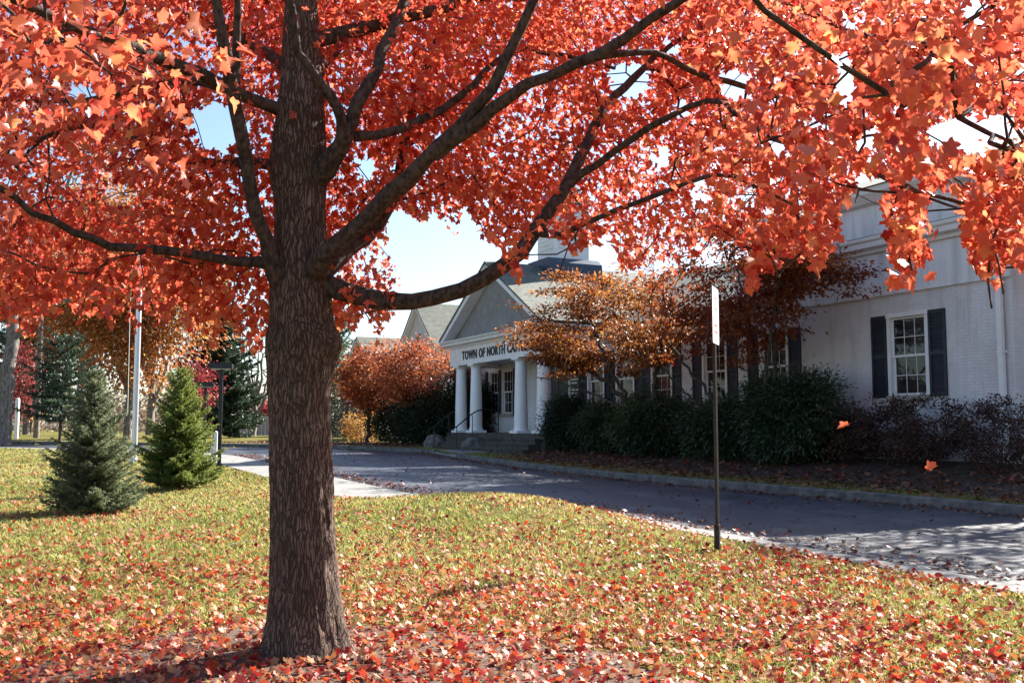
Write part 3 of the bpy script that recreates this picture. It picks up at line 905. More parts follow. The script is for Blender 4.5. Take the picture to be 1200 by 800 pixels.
# cupola riding on the portico ridge
cx, cy = XA, 1.0
cu = MB(); cu.prism([(cx - 1.25, 7.75), (cx + 1.25, 7.75), (cx + 1.2, 8.32), (cx + 0.9, 8.55), (cx - 0.9, 8.55), (cx - 1.2, 8.32)], 1, cy - 1.2, cy + 1.2)
cu.build('cupola_skirt', M_NAVYROOF, HALL)
cu = MB(); cu.box(cx - 0.8, cx + 0.8, cy - 0.8, cy + 0.8, 8.552, 10.9)
for k in range(9):
    z = 9.0 + k * 0.19
    for q in (-1, 1):
        cu.box(cx - 0.6, cx + 0.6, cy + q * 0.81 - 0.02, cy + q * 0.81 + 0.02, z, z + 0.12)
        cu.box(cx + q * 0.81 - 0.02, cx + q * 0.81 + 0.02, cy - 0.6, cy + 0.6, z, z + 0.12)
cu.build('cupola', M_WHITE, HALL)
cu = MB(); cu.add([(cx - 1, cy - 1, 10.91), (cx + 1, cy - 1, 10.91), (cx + 1, cy + 1, 10.91), (cx - 1, cy + 1, 10.91), (cx, cy, 12.4)], [(0, 1, 4), (1, 2, 4), (2, 3, 4), (3, 0, 4), (3, 2, 1, 0)])
cu.build('cupola_roof', M_NAVYROOF, HALL)


def text_mesh(body, size, bold=0.0, extrude=0.01, sx=1.0, width=None):
    c = bpy.data.curves.new('lettering', 'FONT'); c.body = body; c.size = size; c.offset = bold; c.extrude = extrude
    c.align_x = 'CENTER'; c.space_character = 1.12; c.space_word = 1.1; c.resolution_u = 3
    o = bpy.data.objects.new('lettering', c); COL.objects.link(o)
    bpy.context.view_layer.update()
    me = bpy.data.meshes.new_from_object(o.evaluated_get(bpy.context.evaluated_depsgraph_get()))
    bpy.data.objects.remove(o)
    V = np.empty(len(me.vertices) * 3, np.float32); me.vertices.foreach_get('co', V); V = V.reshape(-1, 3)
    if width: sx = width / (V[:, 0].max() - V[:, 0].min())
    V = np.stack([V[:, 0] * sx, -V[:, 2], V[:, 1]], -1)
    me.vertices.foreach_set('co', V.ravel()); me.update()
    return me


lo = link_mesh('lettering', text_mesh('TOWN OF NORTH CASTLE', 0.52, 0.012, 0.012, width=6.3), M_LETTER, HALL)
lo.location = (XA, -2.297, 4.50)
# entrance door with the house number above it
dx = -35.3
dd = MB(); dd.box(dx - 0.75, dx + 0.75, 0.05, 0.12, 1.352, 3.7)
for zz in (1.6, 2.35, 3.0):
    for s in (-1, 1): dd.box(dx + s * 0.36 - 0.25, dx + s * 0.36 + 0.25, 0.03, 0.049, zz, zz + 0.5)
door = dd.build('door', M_DOORPAINT, HALL)
hb = MB(); hb.tube([(dx + 0.06, 0.0, 2.25), (dx + 0.06, 0.0, 2.55)], 0.018); hb.build('handle', M_BLACK, door)
pn = MB(); pn.box(dx - 0.72, dx + 0.72, -0.07, -0.004, 3.72, 4.4); pn.build('number_board', M_DOORPAINT, HALL)
no = link_mesh('house_number', text_mesh('15', 0.5, 0.012, 0.008), M_WHITELETTER, HALL); no.location = (dx, -0.081, 3.86)
# dark notice board with rows of pale lettering
nb = MB(); nb.box(-34.25, -33.55, -0.06, -0.004, 2.3, 3.65); nbo = nb.build('notice_board', M_DOORPAINT, HALL)
nr = MB()
for k in range(8):
    nr.box(-34.17, -33.63 - 0.1 * (k % 3), -0.066, -0.0605, 3.42 - k * 0.135, 3.47 - k * 0.135)
nr.build('lettering', M_WHITELETTER, nbo)
# handrails
for x in (-41.0, -38.4):
    pts = [(x, -3.45, 1.45), (x, -3.15, 1.62), (x, -2.2, 2.28), (x, -1.2, 2.28)]
    h = MB(); h.tube([np.array(p) for p in smooth_path(pts, 0.15)], 0.028, 8)
    for (yy, zb, zt) in ((-3.15, 0.7, 1.62), (-2.45, 1.1, 2.1), (-1.25, 1.34, 2.27)):
        h.tube([(x, yy, zb), (x, yy, zt)], 0.02, 8)
    h.build('handrail', M_BLACK, HALL)
# low gutter stones flanking the steps
def boulder(p, sx, sy, sz, label, seed):
    bm = bmesh.new(); bmesh.ops.create_icosphere(bm, subdivisions=4, radius=1)
    for v in bm.verts:
        c = v.co; n = 0.0
        for k, (f_, am) in enumerate(((1.3, 0.30), (3.1, 0.10), (8, 0.03))):
            n += am * (float(vnoise(c.x * f_ + 7 * seed, c.y * f_ + c.z * f_ * 1.7, seed + k)) - 0.5)
        q = c * (1 + n)
        v.co = (q.x * sx, q.y * sy, max(-0.25, q.z) * sz)
    me = bpy.data.meshes.new('boulder'); bm.to_mesh(me); bm.free()
    me.polygons.foreach_set('use_smooth', np.ones(len(me.polygons), dtype=bool))
    o = link_mesh('boulder', me, simple('boulder_stone', (0.06, 0.055, 0.05), (0.2, 0.19, 0.175), rough=0.9, scale=4, bump=0.7, bscale=30))
    o.location = p
    tag(o, label, 'boulder', 'boulders flanking the walk to the steps')


a_, t_2 = 16.15, 41.6; x, y = xy(a_, t_2); boulder((x, y, float(G(a_, t_2)) + 0.05), 0.55, 0.4, 0.55, 'pale rounded boulder left of the entrance walk, by dark shrubs', 3)
a_, t_2 = 15.98, 37.0; x, y = xy(a_, t_2); boulder((x, y, float(G(a_, t_2)) + 0.03), 0.5, 0.12, 0.5, 'dark squat boulder standing in front of the porch steps', 5)

# ---------------------------------------------------------------- leaves and skeletons
def maple_outline(detail):
    half = [(-0.06, 0.16), (0.0, 0.34), (0.16, 0.30), (0.30, 0.31), (0.42, 0.44), (0.64, 0.50), (0.62, 0.34), (0.57, 0.22), (0.74, 0.24), (0.83, 0.11)]
    if detail == 0:
        half = [(0.0, 0.33), (0.26, 0.29), (0.64, 0.50), (0.58, 0.22), (0.78, 0.18)]
    pts = [(0.02, 0.0)] + half + [(1.0, 0.0)] + [(u, -v) for u, v in half[::-1]]
    return np.array(pts)


def leaf_template(kind):
    """returns (V (n,3) in leaf space u, v, w ; F (m,3))"""
    if kind in ('maple', 'maple_lo'):
        o = maple_outline(1 if kind == 'maple' else 0)
        V = np.vstack([[0.36, 0.0], o]); n = len(o)
        F = [(0, 1 + k, 1 + (k + 1) % n) for k in range(n)]
        w = 0.28 * np.abs(V[:, 1]) - 0.22 * (V[:, 0] - 0.1) ** 2
        V = np.column_stack([V, w])
        b = len(V)
        V = np.vstack([V, [[0.05, 0.012, 0], [0.05, -0.012, 0], [-0.55, 0.0, 0.10]]])
        F.append((b, b + 1, b + 2))
        return V, np.array(F)
    if kind == 'litter':
        o = maple_outline(0)
        V = np.vstack([[0.36, 0.0], o]); n = len(o)
        F = [(0, 1 + k, 1 + (k + 1) % n) for k in range(n)]
        w = 0.55 * np.abs(V[:, 1]) ** 1.3 + 0.30 * (V[:, 0] - 0.4) ** 2
        V = np.column_stack([V, w])
        b = len(V)
        V = np.vstack([V, [[0.05, 0.014, 0.05], [0.05, -0.014, 0.05], [-0.5, 0.0, 0.12]]])
        F.append((b, b + 1, b + 2))
        return V, np.array(F)
    if kind == 'oval':
        V = np.array([[0, 0, 0], [0.45, 0.24, 0.05], [1, 0, -0.06], [0.45, -0.24, 0.05]])
        return V, np.array([(0, 2, 1), (0, 3, 2)])
    if kind == 'lance':
        V = np.array([[0, 0, 0], [0.5, 0.14, 0.03], [1, 0, -0.10], [0.5, -0.14, 0.03]])
        return V, np.array([(0, 2, 1), (0, 3, 2)])


def leaf_cloud(P, T, Nn, size, kind, curl=1.0):
    """P (n,3) bases, T tip directions, Nn face normals"""
    V0, F0 = leaf_template(kind)
    n = len(P); T = unit(T); B = unit(np.cross(Nn, T)); W = np.cross(T, B)
    size = np.broadcast_to(size, (n,))
    cw = np.broadcast_to(curl, (n,))
    wdt = rng.uniform(0.85, 1.15, n)
    V = P[:, None] + size[:, None, None] * (V0[None, :, 0:1] * T[:, None] + (V0[None, :, 1:2] * wdt[:, None, None]) * B[:, None] + V0[None, :, 2:3] * cw[:, None, None] * W[:, None])
    F = F0[None] + (np.arange(n) * len(V0))[:, None, None]
    return V.reshape(-1, 3), F.reshape(-1, 3), len(V0)


class Skel:
    """growing skeleton: limbs laid down first, then every leaf cluster is tied to the nearest wood"""
    def __init__(self, cap=60000):
        self.P = np.zeros((cap, 3)); self.par = np.full(cap, -1); self.lim = np.zeros(cap, int); self.fix = np.zeros(cap); self.n = 0
        self.load = np.zeros(cap); self.dirs = np.zeros((cap, 3))

    def limb(self, pts, rad, lid, parent=-1):
        """pts (m,3), rad (m,)"""
        prev = parent
        for k in range(len(pts)):
            i = self.n; self.n += 1
            self.P[i] = pts[k]; self.par[i] = prev; self.lim[i] = lid; self.fix[i] = rad[k]
            d = pts[min(k + 1, len(pts) - 1)] - pts[max(k - 1, 0)]
            self.dirs[i] = unit(d)
            prev = i
        return prev

    def tie(self, C, step=0.18, sag=0.1, load=1.0, bias=0.0, avoid=None, centre=None):
        """C (m,3); nearest first"""
        d0 = np.array([np.min(np.linalg.norm(self.P[:self.n] - c, axis=1)) for c in C])
        for ci in np.argsort(d0):
            c = C[ci]
            dv = c - self.P[:self.n]
            dist = np.linalg.norm(dv, axis=1)
            al = (dv * self.dirs[:self.n]).sum(1) / np.maximum(dist, 1e-6)
            cost = dist * (1.15 - 0.35 * al)
            if avoid is not None: cost = cost + 1e3 * (avoid[self.lim[:self.n]])
            j = int(np.argmin(cost)); L = dist[j]
            if L < 0.06:
                self.load[j] += load; continue
            ctrl = self.P[j] + self.dirs[j] * L * 0.30 + dv[j] * 0.18 + np.array([0, 0, sag * L])
            k = max(2, int(L / step))
            prev = j; p0 = self.P[j].copy()
            w1 = np.cross(unit(dv[j]), unit(rng.normal(0, 1, 3))) * L * rng.uniform(0.02, 0.09); ph = rng.uniform(1.2, 2.4)
            for q in range(1, k + 1):
                s = q / k
                p = (1 - s) ** 2 * p0 + 2 * s * (1 - s) * ctrl + s * s * c
                if q < k: p = p + w1 * math.sin(3.1416 * s * ph) * (1 - s * s) + rng.normal(0, 0.012 * min(1, L), 3)
                i = self.n; self.n += 1
                self.P[i] = p; self.par[i] = prev; self.lim[i] = self.lim[j]
                self.dirs[i] = unit(p - self.P[prev]); prev = i
            self.load[prev] += load

    def radii(self, r0=0.003, ex=0.42, k=0.0026):
        ld = self.load[:self.n].copy()
        for i in range(self.n - 1, -1, -1):
            if self.par[i] >= 0: ld[self.par[i]] += ld[i]
        r = r0 + k * np.maximum(ld, 0) ** ex
        r = np.where(self.fix[:self.n] > 0, self.fix[:self.n], r)
        return r

    def paths(self, r, lid=None, rmin=0.0):
        """break the tree into chains"""
        n = self.n
        kids = [[] for _ in range(n)]
        for i in range(n):
            if self.par[i] >= 0: kids[self.par[i]].append(i)
        out = {}
        starts = [i for i in range(n) if self.par[i] < 0]
        stack = [(None, s) for s in starts]
        while stack:
            p, i = stack.pop()
            ch = [] if p is None else [p]
            while True:
                ch.append(i)
                ks = kids[i]
                if not ks: break
                # carry on along the thickest child
                best = max(ks, key=lambda q: (self.fix[q] > 0, r[q]))
                for q in ks:
                    if q != best: stack.append((i, q))
                i = best
            if len(ch) > 1:
                rr = r[ch].copy()
                if p is not None: rr[0] = min(rr[0], rr[1] * 1.25)
                out.setdefault(int(self.lim[ch[-1]]), []).append((self.P[ch], rr))
        return out


def twig_leaves(C, per, spread, size, outward, droop=0.6, kind='maple', flat=0.6, upbias=0.9, szvar=0.25):
    """leaves around every cluster point"""
    m = len(C)
    idx = np.repeat(np.arange(m), per)
    off = rng.normal(0, 1, (len(idx), 3)) * spread * np.array([1, 1, flat])
    P = C[idx] + off
    T = outward[idx] * 0.5 + off / max(spread, 1e-6) * 0.35 + rng.normal(0, 0.45, (len(idx), 3)) + np.array([0, 0, -droop])
    Nn = rng.normal(0, 0.6, (len(idx), 3)) + np.array([0, 0, upbias])
    sz = size * (1 + rng.uniform(-szvar, szvar, len(idx)))
    return P, unit(T), unit(Nn), sz, idx


# ---------------------------------------------------------------- the maple
def maple():
    x0, y0 = TREE; z0 = float(Gxy(x0, y0))
    tree = thing('maple_tree', 'big red maple in full autumn colour standing on the leaf-strewn lawn', 'tree', (x0, y0, z0))
    Y = 6.86; mpp = Y / FPX
    # trunk outline as measured: (photo y, left, right)
    prof = [(776, 306, 412), (766, 312, 405), (745, 315, 402), (720, 316, 400), (690, 317, 397), (650, 317, 394), (600, 317, 391), (550, 316, 389), (500, 316, 387), (460, 315, 387), (430, 314, 392), (410, 313, 398), (395, 313, 397), (375, 316, 390),
            (350, 317, 389), (325, 318, 389), (300, 321, 384), (270, 322, 383), (240, 322, 382), (200, 316, 384), (170, 318, 383), (140, 323, 381), (100, 328, 380), (50, 330, 376), (0, 333, 372)]
    zz, cxs, rr = [], [], []
    for py, l, r_ in prof:
        p = at((l + r_) / 2, py, Y)
        zz.append(p[2]); cxs.append(p[0]); rr.append((r_ - l) / 2 * mpp * 0.985)
    zz[0] = z0 - 0.12
    zt = zz[-1]
    for k, (dz, rad) in enumerate(((0.8, 0.10), (1.7, 0.085), (2.8, 0.06), (4.0, 0.042), (5.2, 0.025), (6.2, 0.012))):
        zz.append(zt + dz); cxs.append(cxs[len(prof) - 1] + 0.10 * math.sin(k * 1.3)); rr.append(rad)
    zz, cxs, rr = map(np.array, (zz, cxs, rr))
    nz, na = 420, 150
    zs = np.concatenate([np.linspace(zz[0], zt, 360), np.linspace(zt, zz[-1], 61)[1:]])
    cx = np.interp(zs, zz, cxs); rad = np.interp(zs, zz, rr)
    ker = np.hanning(9); ker /= ker.sum()
    rad_s = np.convolve(np.pad(rad, 4, 'edge'), ker, 'valid'); cx = np.convolve(np.pad(cx, 4, 'edge'), ker, 'valid')
    th = np.arange(na) * 2 * np.pi / na
    Zg, Tg = np.meshgrid(zs, th, indexing='ij')
    rg = np.repeat(rad_s[:, None], na, 1)
    # interlaced bark ridges running up the stem; a finer grain over them
    def pn(fr, fz, seed, wob):
        u = (Tg / (2 * np.pi) * fr + wob * (vnoise(Zg * 2.1, Tg * 0 + seed, seed) - 0.5))
        # periodic round the stem
        a = vnoise(u, Zg * fz, seed); b = vnoise(u - fr, Zg * fz, seed); w = (Tg / (2 * np.pi))
        return a * (1 - w) + b * w
    ridge = 1 - np.abs(2 * pn(34, 3.0, 21, 2.0) - 1)
    ridge2 = 1 - np.abs(2 * pn(56, 6.0, 22, 3.0) - 1)
    amp = 0.005 + 0.015 * np.clip(rg / 0.25, 0.15, 1.2)
    low = 1 - 0.45 * sstep(2.2, 3.2, Zg - z0)
    disp = amp * low * (0.65 * ridge ** 1.6 + 0.45 * ridge2 ** 1.5 - 0.6) + 0.018 * (pn(5, 0.9, 25, 0.5) - 0.5)
    # root flare buttresses
    fl = np.exp(-((Zg - z0) / 0.16)) * (0.045 + 0.06 * np.cos(5 * Tg + 0.9) * np.abs(np.cos(1.5 * Tg)))
    rg = rg + disp + np.clip(fl, -0.02, 0.12)
    # burl on the right at the old limb scar
    bz = at(390, 400, Y)[2]
    rg = rg + 0.035 * np.exp(-((Zg - bz) / 0.10) ** 2 - ((np.angle(np.exp(1j * (Tg + 0.35)))) / 0.45) ** 2)
    Xv = cx[:, None] + rg * np.cos(Tg); Yv = Y + rg * np.sin(Tg)
    V = np.stack([Xv, Yv, Zg], -1).reshape(-1, 3)
    i = np.arange(len(zs) - 1)[:, None] * na; k = np.arange(na)[None]; k2 = (k + 1) % na
    F = np.stack([i + k, i + k2, i + na + k2, i + na + k], -1).reshape(-1, 4)
    base = Vector((x0, y0, z0))
    me = np_mesh('trunk', V - np.array(base), F, smooth=True)
    link_mesh('trunk', me, M_BARK, tree)

    sk = Skel(90000)
    tp = np.stack([cx[::6], np.full(len(cx[::6]), Y), zs[::6]], -1)
    sk.limb(tp, rad_s[::6] * 0.8, 0)
    L = []        # main limbs: (px, py, depth, half width in px)
    L.append([(370, 335, 6.86, 19), (392, 337, 6.82, 14), (430, 347, 6.75, 12.5), (480, 352, 6.65, 11.5), (540, 341, 6.55, 11), (590, 311, 6.5, 10.5), (628, 268, 6.55, 9.5), (660, 225, 6.7, 8.5), (692, 160, 6.9, 7.5), (722, 112, 7.2, 6), (765, 70, 7.6, 4.5), (830, 20, 8.0, 3)])
    L.append([(352, 325, 6.8, 20), (383, 300, 6.62, 14), (430, 255, 6.5, 12.5), (478, 214, 6.35, 11.5), (515, 172, 6.2, 10), (556, 128, 6.1, 8.5), (594, 70, 6.0, 7.5), (624, 2, 5.9, 6.5), (650, -70, 5.8, 5), (690, -160, 5.7, 3)])
    L.append([(508, 180, 6.22, 9.5), (557, 146, 6.1, 8.5), (622, 100, 5.95, 8), (700, 66, 5.75, 7.5), (790, 4, 5.5, 6.5), (850, -28, 5.3, 5.5), (905, -12, 5.0, 4.6), (960, 18, 4.7, 4), (1020, 42, 4.45, 3.5), (1080, 54, 4.3, 3), (1112, 82, 4.2, 2.4), (1175, 128, 4.1, 1.6)])
    L.append([(375, 318, 7.0, 13), (410, 290, 7.25, 10), (447, 262, 7.4, 9), (466, 216, 7.6, 8), (475, 160, 7.8, 7), (498, 80, 8.0, 6), (530, 10, 8.3, 4.5), (570, -70, 8.6, 3)])
    L.append([(372, 205, 6.8, 15), (390, 185, 6.72, 13), (410, 150, 6.62, 11), (418, 120, 6.6, 10), (442, 78, 6.7, 8.5), (466, 20, 6.9, 7), (500, -60, 7.1, 5), (540, -140, 7.3, 3)])
    L.append([(402, 165, 6.64, 9), (400, 140, 6.55, 7.5), (388, 115, 6.45, 7), (368, 85, 6.35, 6.5), (350, 62, 6.3, 6), (340, 18, 6.2, 5.5), (333, -60, 6.1, 4), (320, -160, 5.9, 2.5)])
    L.append([(342, 345, 6.82, 18), (322, 318, 6.70, 13), (308, 280, 6.6, 10.5), (293, 215, 6.45, 10), (281, 150, 6.3, 9.5), (268, 90, 6.15, 8.5), (257, 35, 6.0, 7.5), (246, -40, 5.9, 5.5), (230, -140, 5.7, 3.5)])
    L.append([(276, 118, 6.24, 6), (273, 70, 6.2, 6), (276, 10, 6.1, 5), (285, -80, 6.0, 3)])
    L.append([(330, 312, 6.82, 10), (300, 307, 6.75, 7.5), (250, 302, 6.65, 6.5), (190, 294, 6.5, 6), (130, 287, 6.35, 5.5), (85, 272, 6.2, 5), (40, 246, 6.05, 4.5), (-5, 215, 5.9, 4), (-70, 190, 5.7, 2.5)])
    L.append([(338, 205, 6.9, 10), (312, 192, 7.0, 8), (262, 190, 7.2, 7), (205, 184, 7.4, 6.5), (165, 166, 7.6, 5.5), (130, 148, 7.8, 4.5), (70, 155, 8.1, 3.5), (10, 175, 8.5, 2)])
    L.append([(345, 135, 6.86, 11), (318, 128, 6.75, 9.5), (275, 108, 6.5, 9), (235, 85, 6.25, 9), (190, 68, 6.0, 8.5), (140, 48, 5.7, 8), (80, 30, 5.4, 7), (10, -5, 5.1, 6), (-80, -60, 4.8, 4)])
    L.append([(262, 102, 6.42, 5.5), (215, 95, 6.7, 5), (150, 108, 7.0, 4.2), (90, 118, 7.3, 3.4), (20, 118, 7.6, 2)])
    L.append([(362, 110, 7.0, 10), (385, 70, 7.5, 8), (430, 30, 8.2, 7), (500, -10, 9.0, 5), (590, -40, 9.8, 3)])
    L.append([(345, 100, 7.0, 10), (310, 60, 7.6, 8), (250, 30, 8.3, 6.5), (180, 10, 9.0, 5), (90, -20, 9.8, 3)])
    L.append([(415, 160, 6.7, 6), (470, 150, 6.8, 5.5), (540, 112, 6.9, 5), (600, 60, 7.2, 4), (640, 62, 7.5, 3.2), (720, 80, 7.9, 2.5)])
    L.append([(668, 215, 6.72, 6), (700, 195, 6.6, 5), (760, 150, 6.3, 4.5), (830, 118, 6.0, 4), (880, 148, 5.7, 3.4), (950, 175, 5.4, 2.8), (1030, 205, 5.1, 2.2), (1110, 240, 4.9, 1.6)])
    L.append([(628, 270, 6.55, 6), (655, 275, 6.4, 4.5), (720, 245, 6.1, 3.6), (800, 215, 5.8, 3), (860, 205, 5.6, 2.6), (930, 240, 5.4, 1.9)])
    L.append([(700, 66, 5.75, 5), (760, 62, 6.0, 4.5), (830, 90, 6.3, 4), (900, 110, 6.6, 3.2), (980, 140, 6.9, 2.2)])
    nlimb = 1
    tips = []
    for li in L:
        q = np.array([np.append(at(px, py, d), wpx * d / FPX) for px, py, d, wpx in li])
        s = smooth_path(q, 0.14)
        s[1:-1, :3] += rng.normal(0, 0.008, (len(s) - 2, 3))
        kk_ = np.arange(len(s))
        s[1:-1, :3] += 0.022 * (np.column_stack([vnoise(kk_ * 0.33, kk_ * 0 + nlimb, 11), vnoise(kk_ * 0.33, kk_ * 0 + nlimb, 12), vnoise(kk_ * 0.33, kk_ * 0 + nlimb, 13)]) - 0.5)[1:-1]
        r_ = 0.88 * np.maximum(s[:, 3], 0.004) * (0.90 + 0.22 * vnoise(kk_ * 0.5, kk_ * 0 + nlimb, 14))
        r_[:3] *= np.array([1.25, 1.12, 1.04])[:len(r_[:3])]
        sk.limb(s[:, :3], r_, nlimb, -1); nlimb += 1
    # upper limbs, above the picture
    for k in range(15):
        zb = 4.3 + 0.36 * k; az = k * 2.4 + 0.5; ln = 3.9 * (1 - 0.05 * k) * random.uniform(0.8, 1.05)
        b0 = np.array([np.interp(zb, zs, cx), Y, zb]); d = np.array([math.cos(az), math.sin(az), 0])
        q = np.array([b0, b0 + d * ln * 0.3 + [0, 0, 0.5], b0 + d * ln * 0.65 + [0, 0, 1.0], b0 + d * ln + [0, 0, 1.15]])
        s = smooth_path(q, 0.2, 0.015); r_ = np.linspace(0.06 - 0.002 * k, 0.008, len(s))
        sk.limb(s, r_, nlimb, -1); nlimb += 1

    # ---- where the leaf clusters are: through the crown's depth, from its ragged lower edge up
    ylow_x = [-150, 0, 60, 130, 200, 250, 300, 318, 385, 420, 460, 478, 520, 560, 600, 640, 700, 760, 850, 880, 900, 955, 975, 1005, 1035, 1050, 1085, 1097, 1118, 1140, 1175, 1200, 1350]
    ylow_y = [390, 385, 362, 362, 372, 392, 402, 370, 385, 392, 372, 285, 262, 262, 318, 292, 290, 300, 285, 322, 300, 322, 285, 212, 222, 310, 325, 225, 228, 290, 335, 305, 330]
    holes = [(500, 302, 46, 36), (738, 95, 26, 22), (775, 186, 13, 13), (1150, 160, 62, 26), (95, 112, 16, 12), (255, 150, 34, 30), (992, 100, 13, 36), (470, 268, 20, 18),
             (1145, 20, 16, 20), (700, 300, 10, 10), (552, 306, 34, 30), (820, 225, 13, 15), (140, 232, 20, 14), (85, 215, 12, 10), (1020, 165, 16, 16), (880, 230, 12, 14), (640, 90, 12, 9), (430, 200, 9, 12), (1075, 222, 16, 12), (1030, 225, 16, 20), (1110, 250, 22, 26), (860, 100, 18, 20), (1000, 30, 12, 9), (960, 150, 12, 10), (1130, 215, 22, 9), (1060, 130, 9, 12), (790, 60, 9, 8), (915, 175, 14, 12), (800, 130, 10, 12)]

    def allowed(P, slack=0.0, wob=32):
        px, py = proj(P)
        lim = np.interp(px, ylow_x, ylow_y) + wob * (vnoise(px / 13.0, py * 0 + 1.0, 31) - 0.5) * 2 + slack
        ok = py < lim
        for (hx, hy, ha, hb) in holes:
            n_ = 0.6 * (vnoise(px / 14.0, py / 14.0, 33) - 0.5)
            ok &= ((px - hx) / ha) ** 2 + ((py - hy) / hb) ** 2 > 1 + n_
        front = P[:, 1] > 0.7
        return np.where(front, ok, True)

    def in_crown(P):
        d = np.hypot(P[:, 0] - (TREE[0] + 0.5), P[:, 1] - (TREE[1] - 0.2))
        z = P[:, 2]
        lim = np.interp(z, [1.9, 2.4, 3.2, 5.0, 7.5, 9.5, 11.2], [5.6, 6.0, 6.2, 5.6, 4.6, 3.0, 0.6])
        return (d < lim) & (z > 2.0)
    Cs = []
    # seen part
    n = 9500
    px = rng.uniform(-80, 1280, n); py = rng.uniform(-90, 400, n)
    Yd = rng.uniform(3.4, 11.8, n)
    mid = (px > 205) & (px < 830)
    wgt = np.where(mid, np.where(Yd < 6.8, 0.0, 1.0), np.where(px < 300, np.where(Yd < 6.7, 0.05, 1.0), np.where(Yd < 4.6, 0.10, np.where(Yd < 6, 0.6, 1.0)))) * np.where(px > 850, 0.62, 1.0)
    C = np.array([at(a, b, c) for a, b, c in zip(px, py, Yd)])
    far_low = (py > 300) & (Yd < 5.0) & (px < 900)
    keep = (rng.random(n) < wgt) & in_crown(C) & allowed(C, -10) & ~far_low
    # the sunny lawn below: few low clusters hang where they would shade it
    shy = C[:, 1] - SDIR[1] / SDIR[2] * C[:, 2]
    keep &= (shy < 5.6) | (rng.random(n) < 0.10) | (C[:, 0] < -3.5)
    # clumps and gaps inside the crown
    keep &= (vnoise(C[:, 0] * 1.7 + C[:, 2] * 0.6, C[:, 1] * 1.5 + C[:, 2] * 1.9, 41) > 0.27)
    C = C[keep]
    print('cand', len(C))
    if len(C) > 1500: C = C[rng.permutation(len(C))[:1500]]
    # big leaves close to the camera at the upper left, and the hanging sprays at the right
    extra = []
    for (a, b, d, k, sx, sy) in ((60, 60, 3.2, 3, 60, 45), (170, 110, 3.5, 2, 50, 50), (1110, 60, 3.6, 8, 90, 50), (1080, 110, 3.3, 5, 60, 40),
                                 (1185, 180, 3.6, 9, 40, 60), (1060, 235, 4.1, 7, 26, 36), (1068, 300, 4.1, 5, 16, 26), (1170, 270, 3.9, 10, 34, 50), (1190, 320, 4.0, 4, 20, 22),
                                 (860, 285, 5.0, 4, 22, 20), (905, 295, 4.9, 4, 22, 24), (960, 270, 4.8, 4, 26, 24), (935, 70, 4.0, 5, 60, 40), (980, 200, 4.4, 6, 46, 36), (605, 305, 6.3, 3, 14, 14), (668, 290, 6.2, 5, 36, 20),
                                 (430, 368, 7.0, 5, 30, 9), (420, 350, 7.2, 6, 26, 12), (285, 375, 7.0, 4, 22, 14)):
        for _ in range(k):
            extra.append(at(a + rng.normal(0, sx * 0.6), b + rng.normal(0, sy * 0.6), d + rng.normal(0, 0.25)))
    C = np.vstack([C, extra])
    # upper and rear crown, outside the picture
    m = 2600
    U = np.column_stack([rng.uniform(-7.5, 6, m), rng.uniform(1.0, 13, m), rng.uniform(2.2, 11.2, m)])
    pxu, pyu = proj(U)
    off = (pyu < -100) | (pxu < -90) | (pxu > 1290)
    U = U[in_crown(U) & off]
    d = np.linalg.norm(U - np.array([TREE[0], TREE[1], 5.0]), axis=1)
    U = U[(d > 1.6)]
    U = U[rng.permutation(len(U))]
    side = (U[:, 0] - TREE[0]) * SDIR[0] + (U[:, 1] - TREE[1]) * SDIR[1]
    U = np.vstack([U[side > 0.3][:70], U[side <= 0.3][:420]])
    C = np.vstack([C, U])
    avoid = np.zeros(nlimb + 1); avoid[0] = 0.0
    sk.tie(C, 0.15, sag=0.14)
    r_ = sk.radii(0.0026, 0.5, 0.0017)
    ch = sk.paths(r_)
    for lid in range(0, nlimb):
        pth = ch.get(lid, [])
        if lid == 0: pth = pth[0:0] + [p for p in pth if p[1][0] < 0.06]      # the stem itself is its own mesh
        if not pth: continue
        big = [p for p in pth if p[1].max() > 0.02]; small = [p for p in pth if p[1].max() <= 0.02]
        parts = []
        if big: parts.append(tube_arrays(big, 12))
        if small: parts.append(tube_arrays(small, 5))
        V = np.concatenate([p[0] for p in parts]); F = [parts[0][1]]
        if len(parts) > 1: F = [np.concatenate([parts[0][1], parts[1][1] + len(parts[0][0])])]
        link_mesh('branch', np_mesh('branch', V - np.array(base), F, smooth=True), M_BRANCH, tree)
    # ---- leaves
    out = unit((C - np.array([TREE[0], TREE[1], 4.0])) * np.array([1, 1, 0.25]))
    inview = np.ones(len(C), bool); inview[-len(U):] = False
    per = np.where(inview, 44, 16)
    P, T, Nn, sz, idx = twig_leaves(C, per, 0.20, 0.0535, out, droop=0.62, flat=0.75, upbias=0.75)
    # leaves also along the thin twigs leading to the clusters
    tw = np.where((r_ < 0.0085) & (sk.par[:sk.n] >= 0))[0]
    tw = tw[rng.random(len(tw)) < 0.85]
    tw = np.repeat(tw, 3)
    P2 = sk.P[tw] + rng.normal(0, 0.06, (len(tw), 3)); o2 = unit((P2 - np.array([TREE[0], TREE[1], 4.0])) * np.array([1, 1, 0.25]))
    T2 = unit(o2 * 0.4 + rng.normal(0, 0.5, P2.shape) + np.array([0, 0, -0.6])); N2 = unit(rng.normal(0, 0.6, P2.shape) + np.array([0, 0, 0.75]))
    P = np.vstack([P, P2]); T = np.vstack([T, T2]); Nn = np.vstack([Nn, N2]); sz = np.concatenate([sz, 0.0535 * rng.uniform(0.75, 1.25, len(P2))])
    ok = allowed(P + T * 0.05, 6, 30) & in_crown(P)
    dc = np.linalg.norm(P - CAM, axis=1); ok &= dc > 2.1
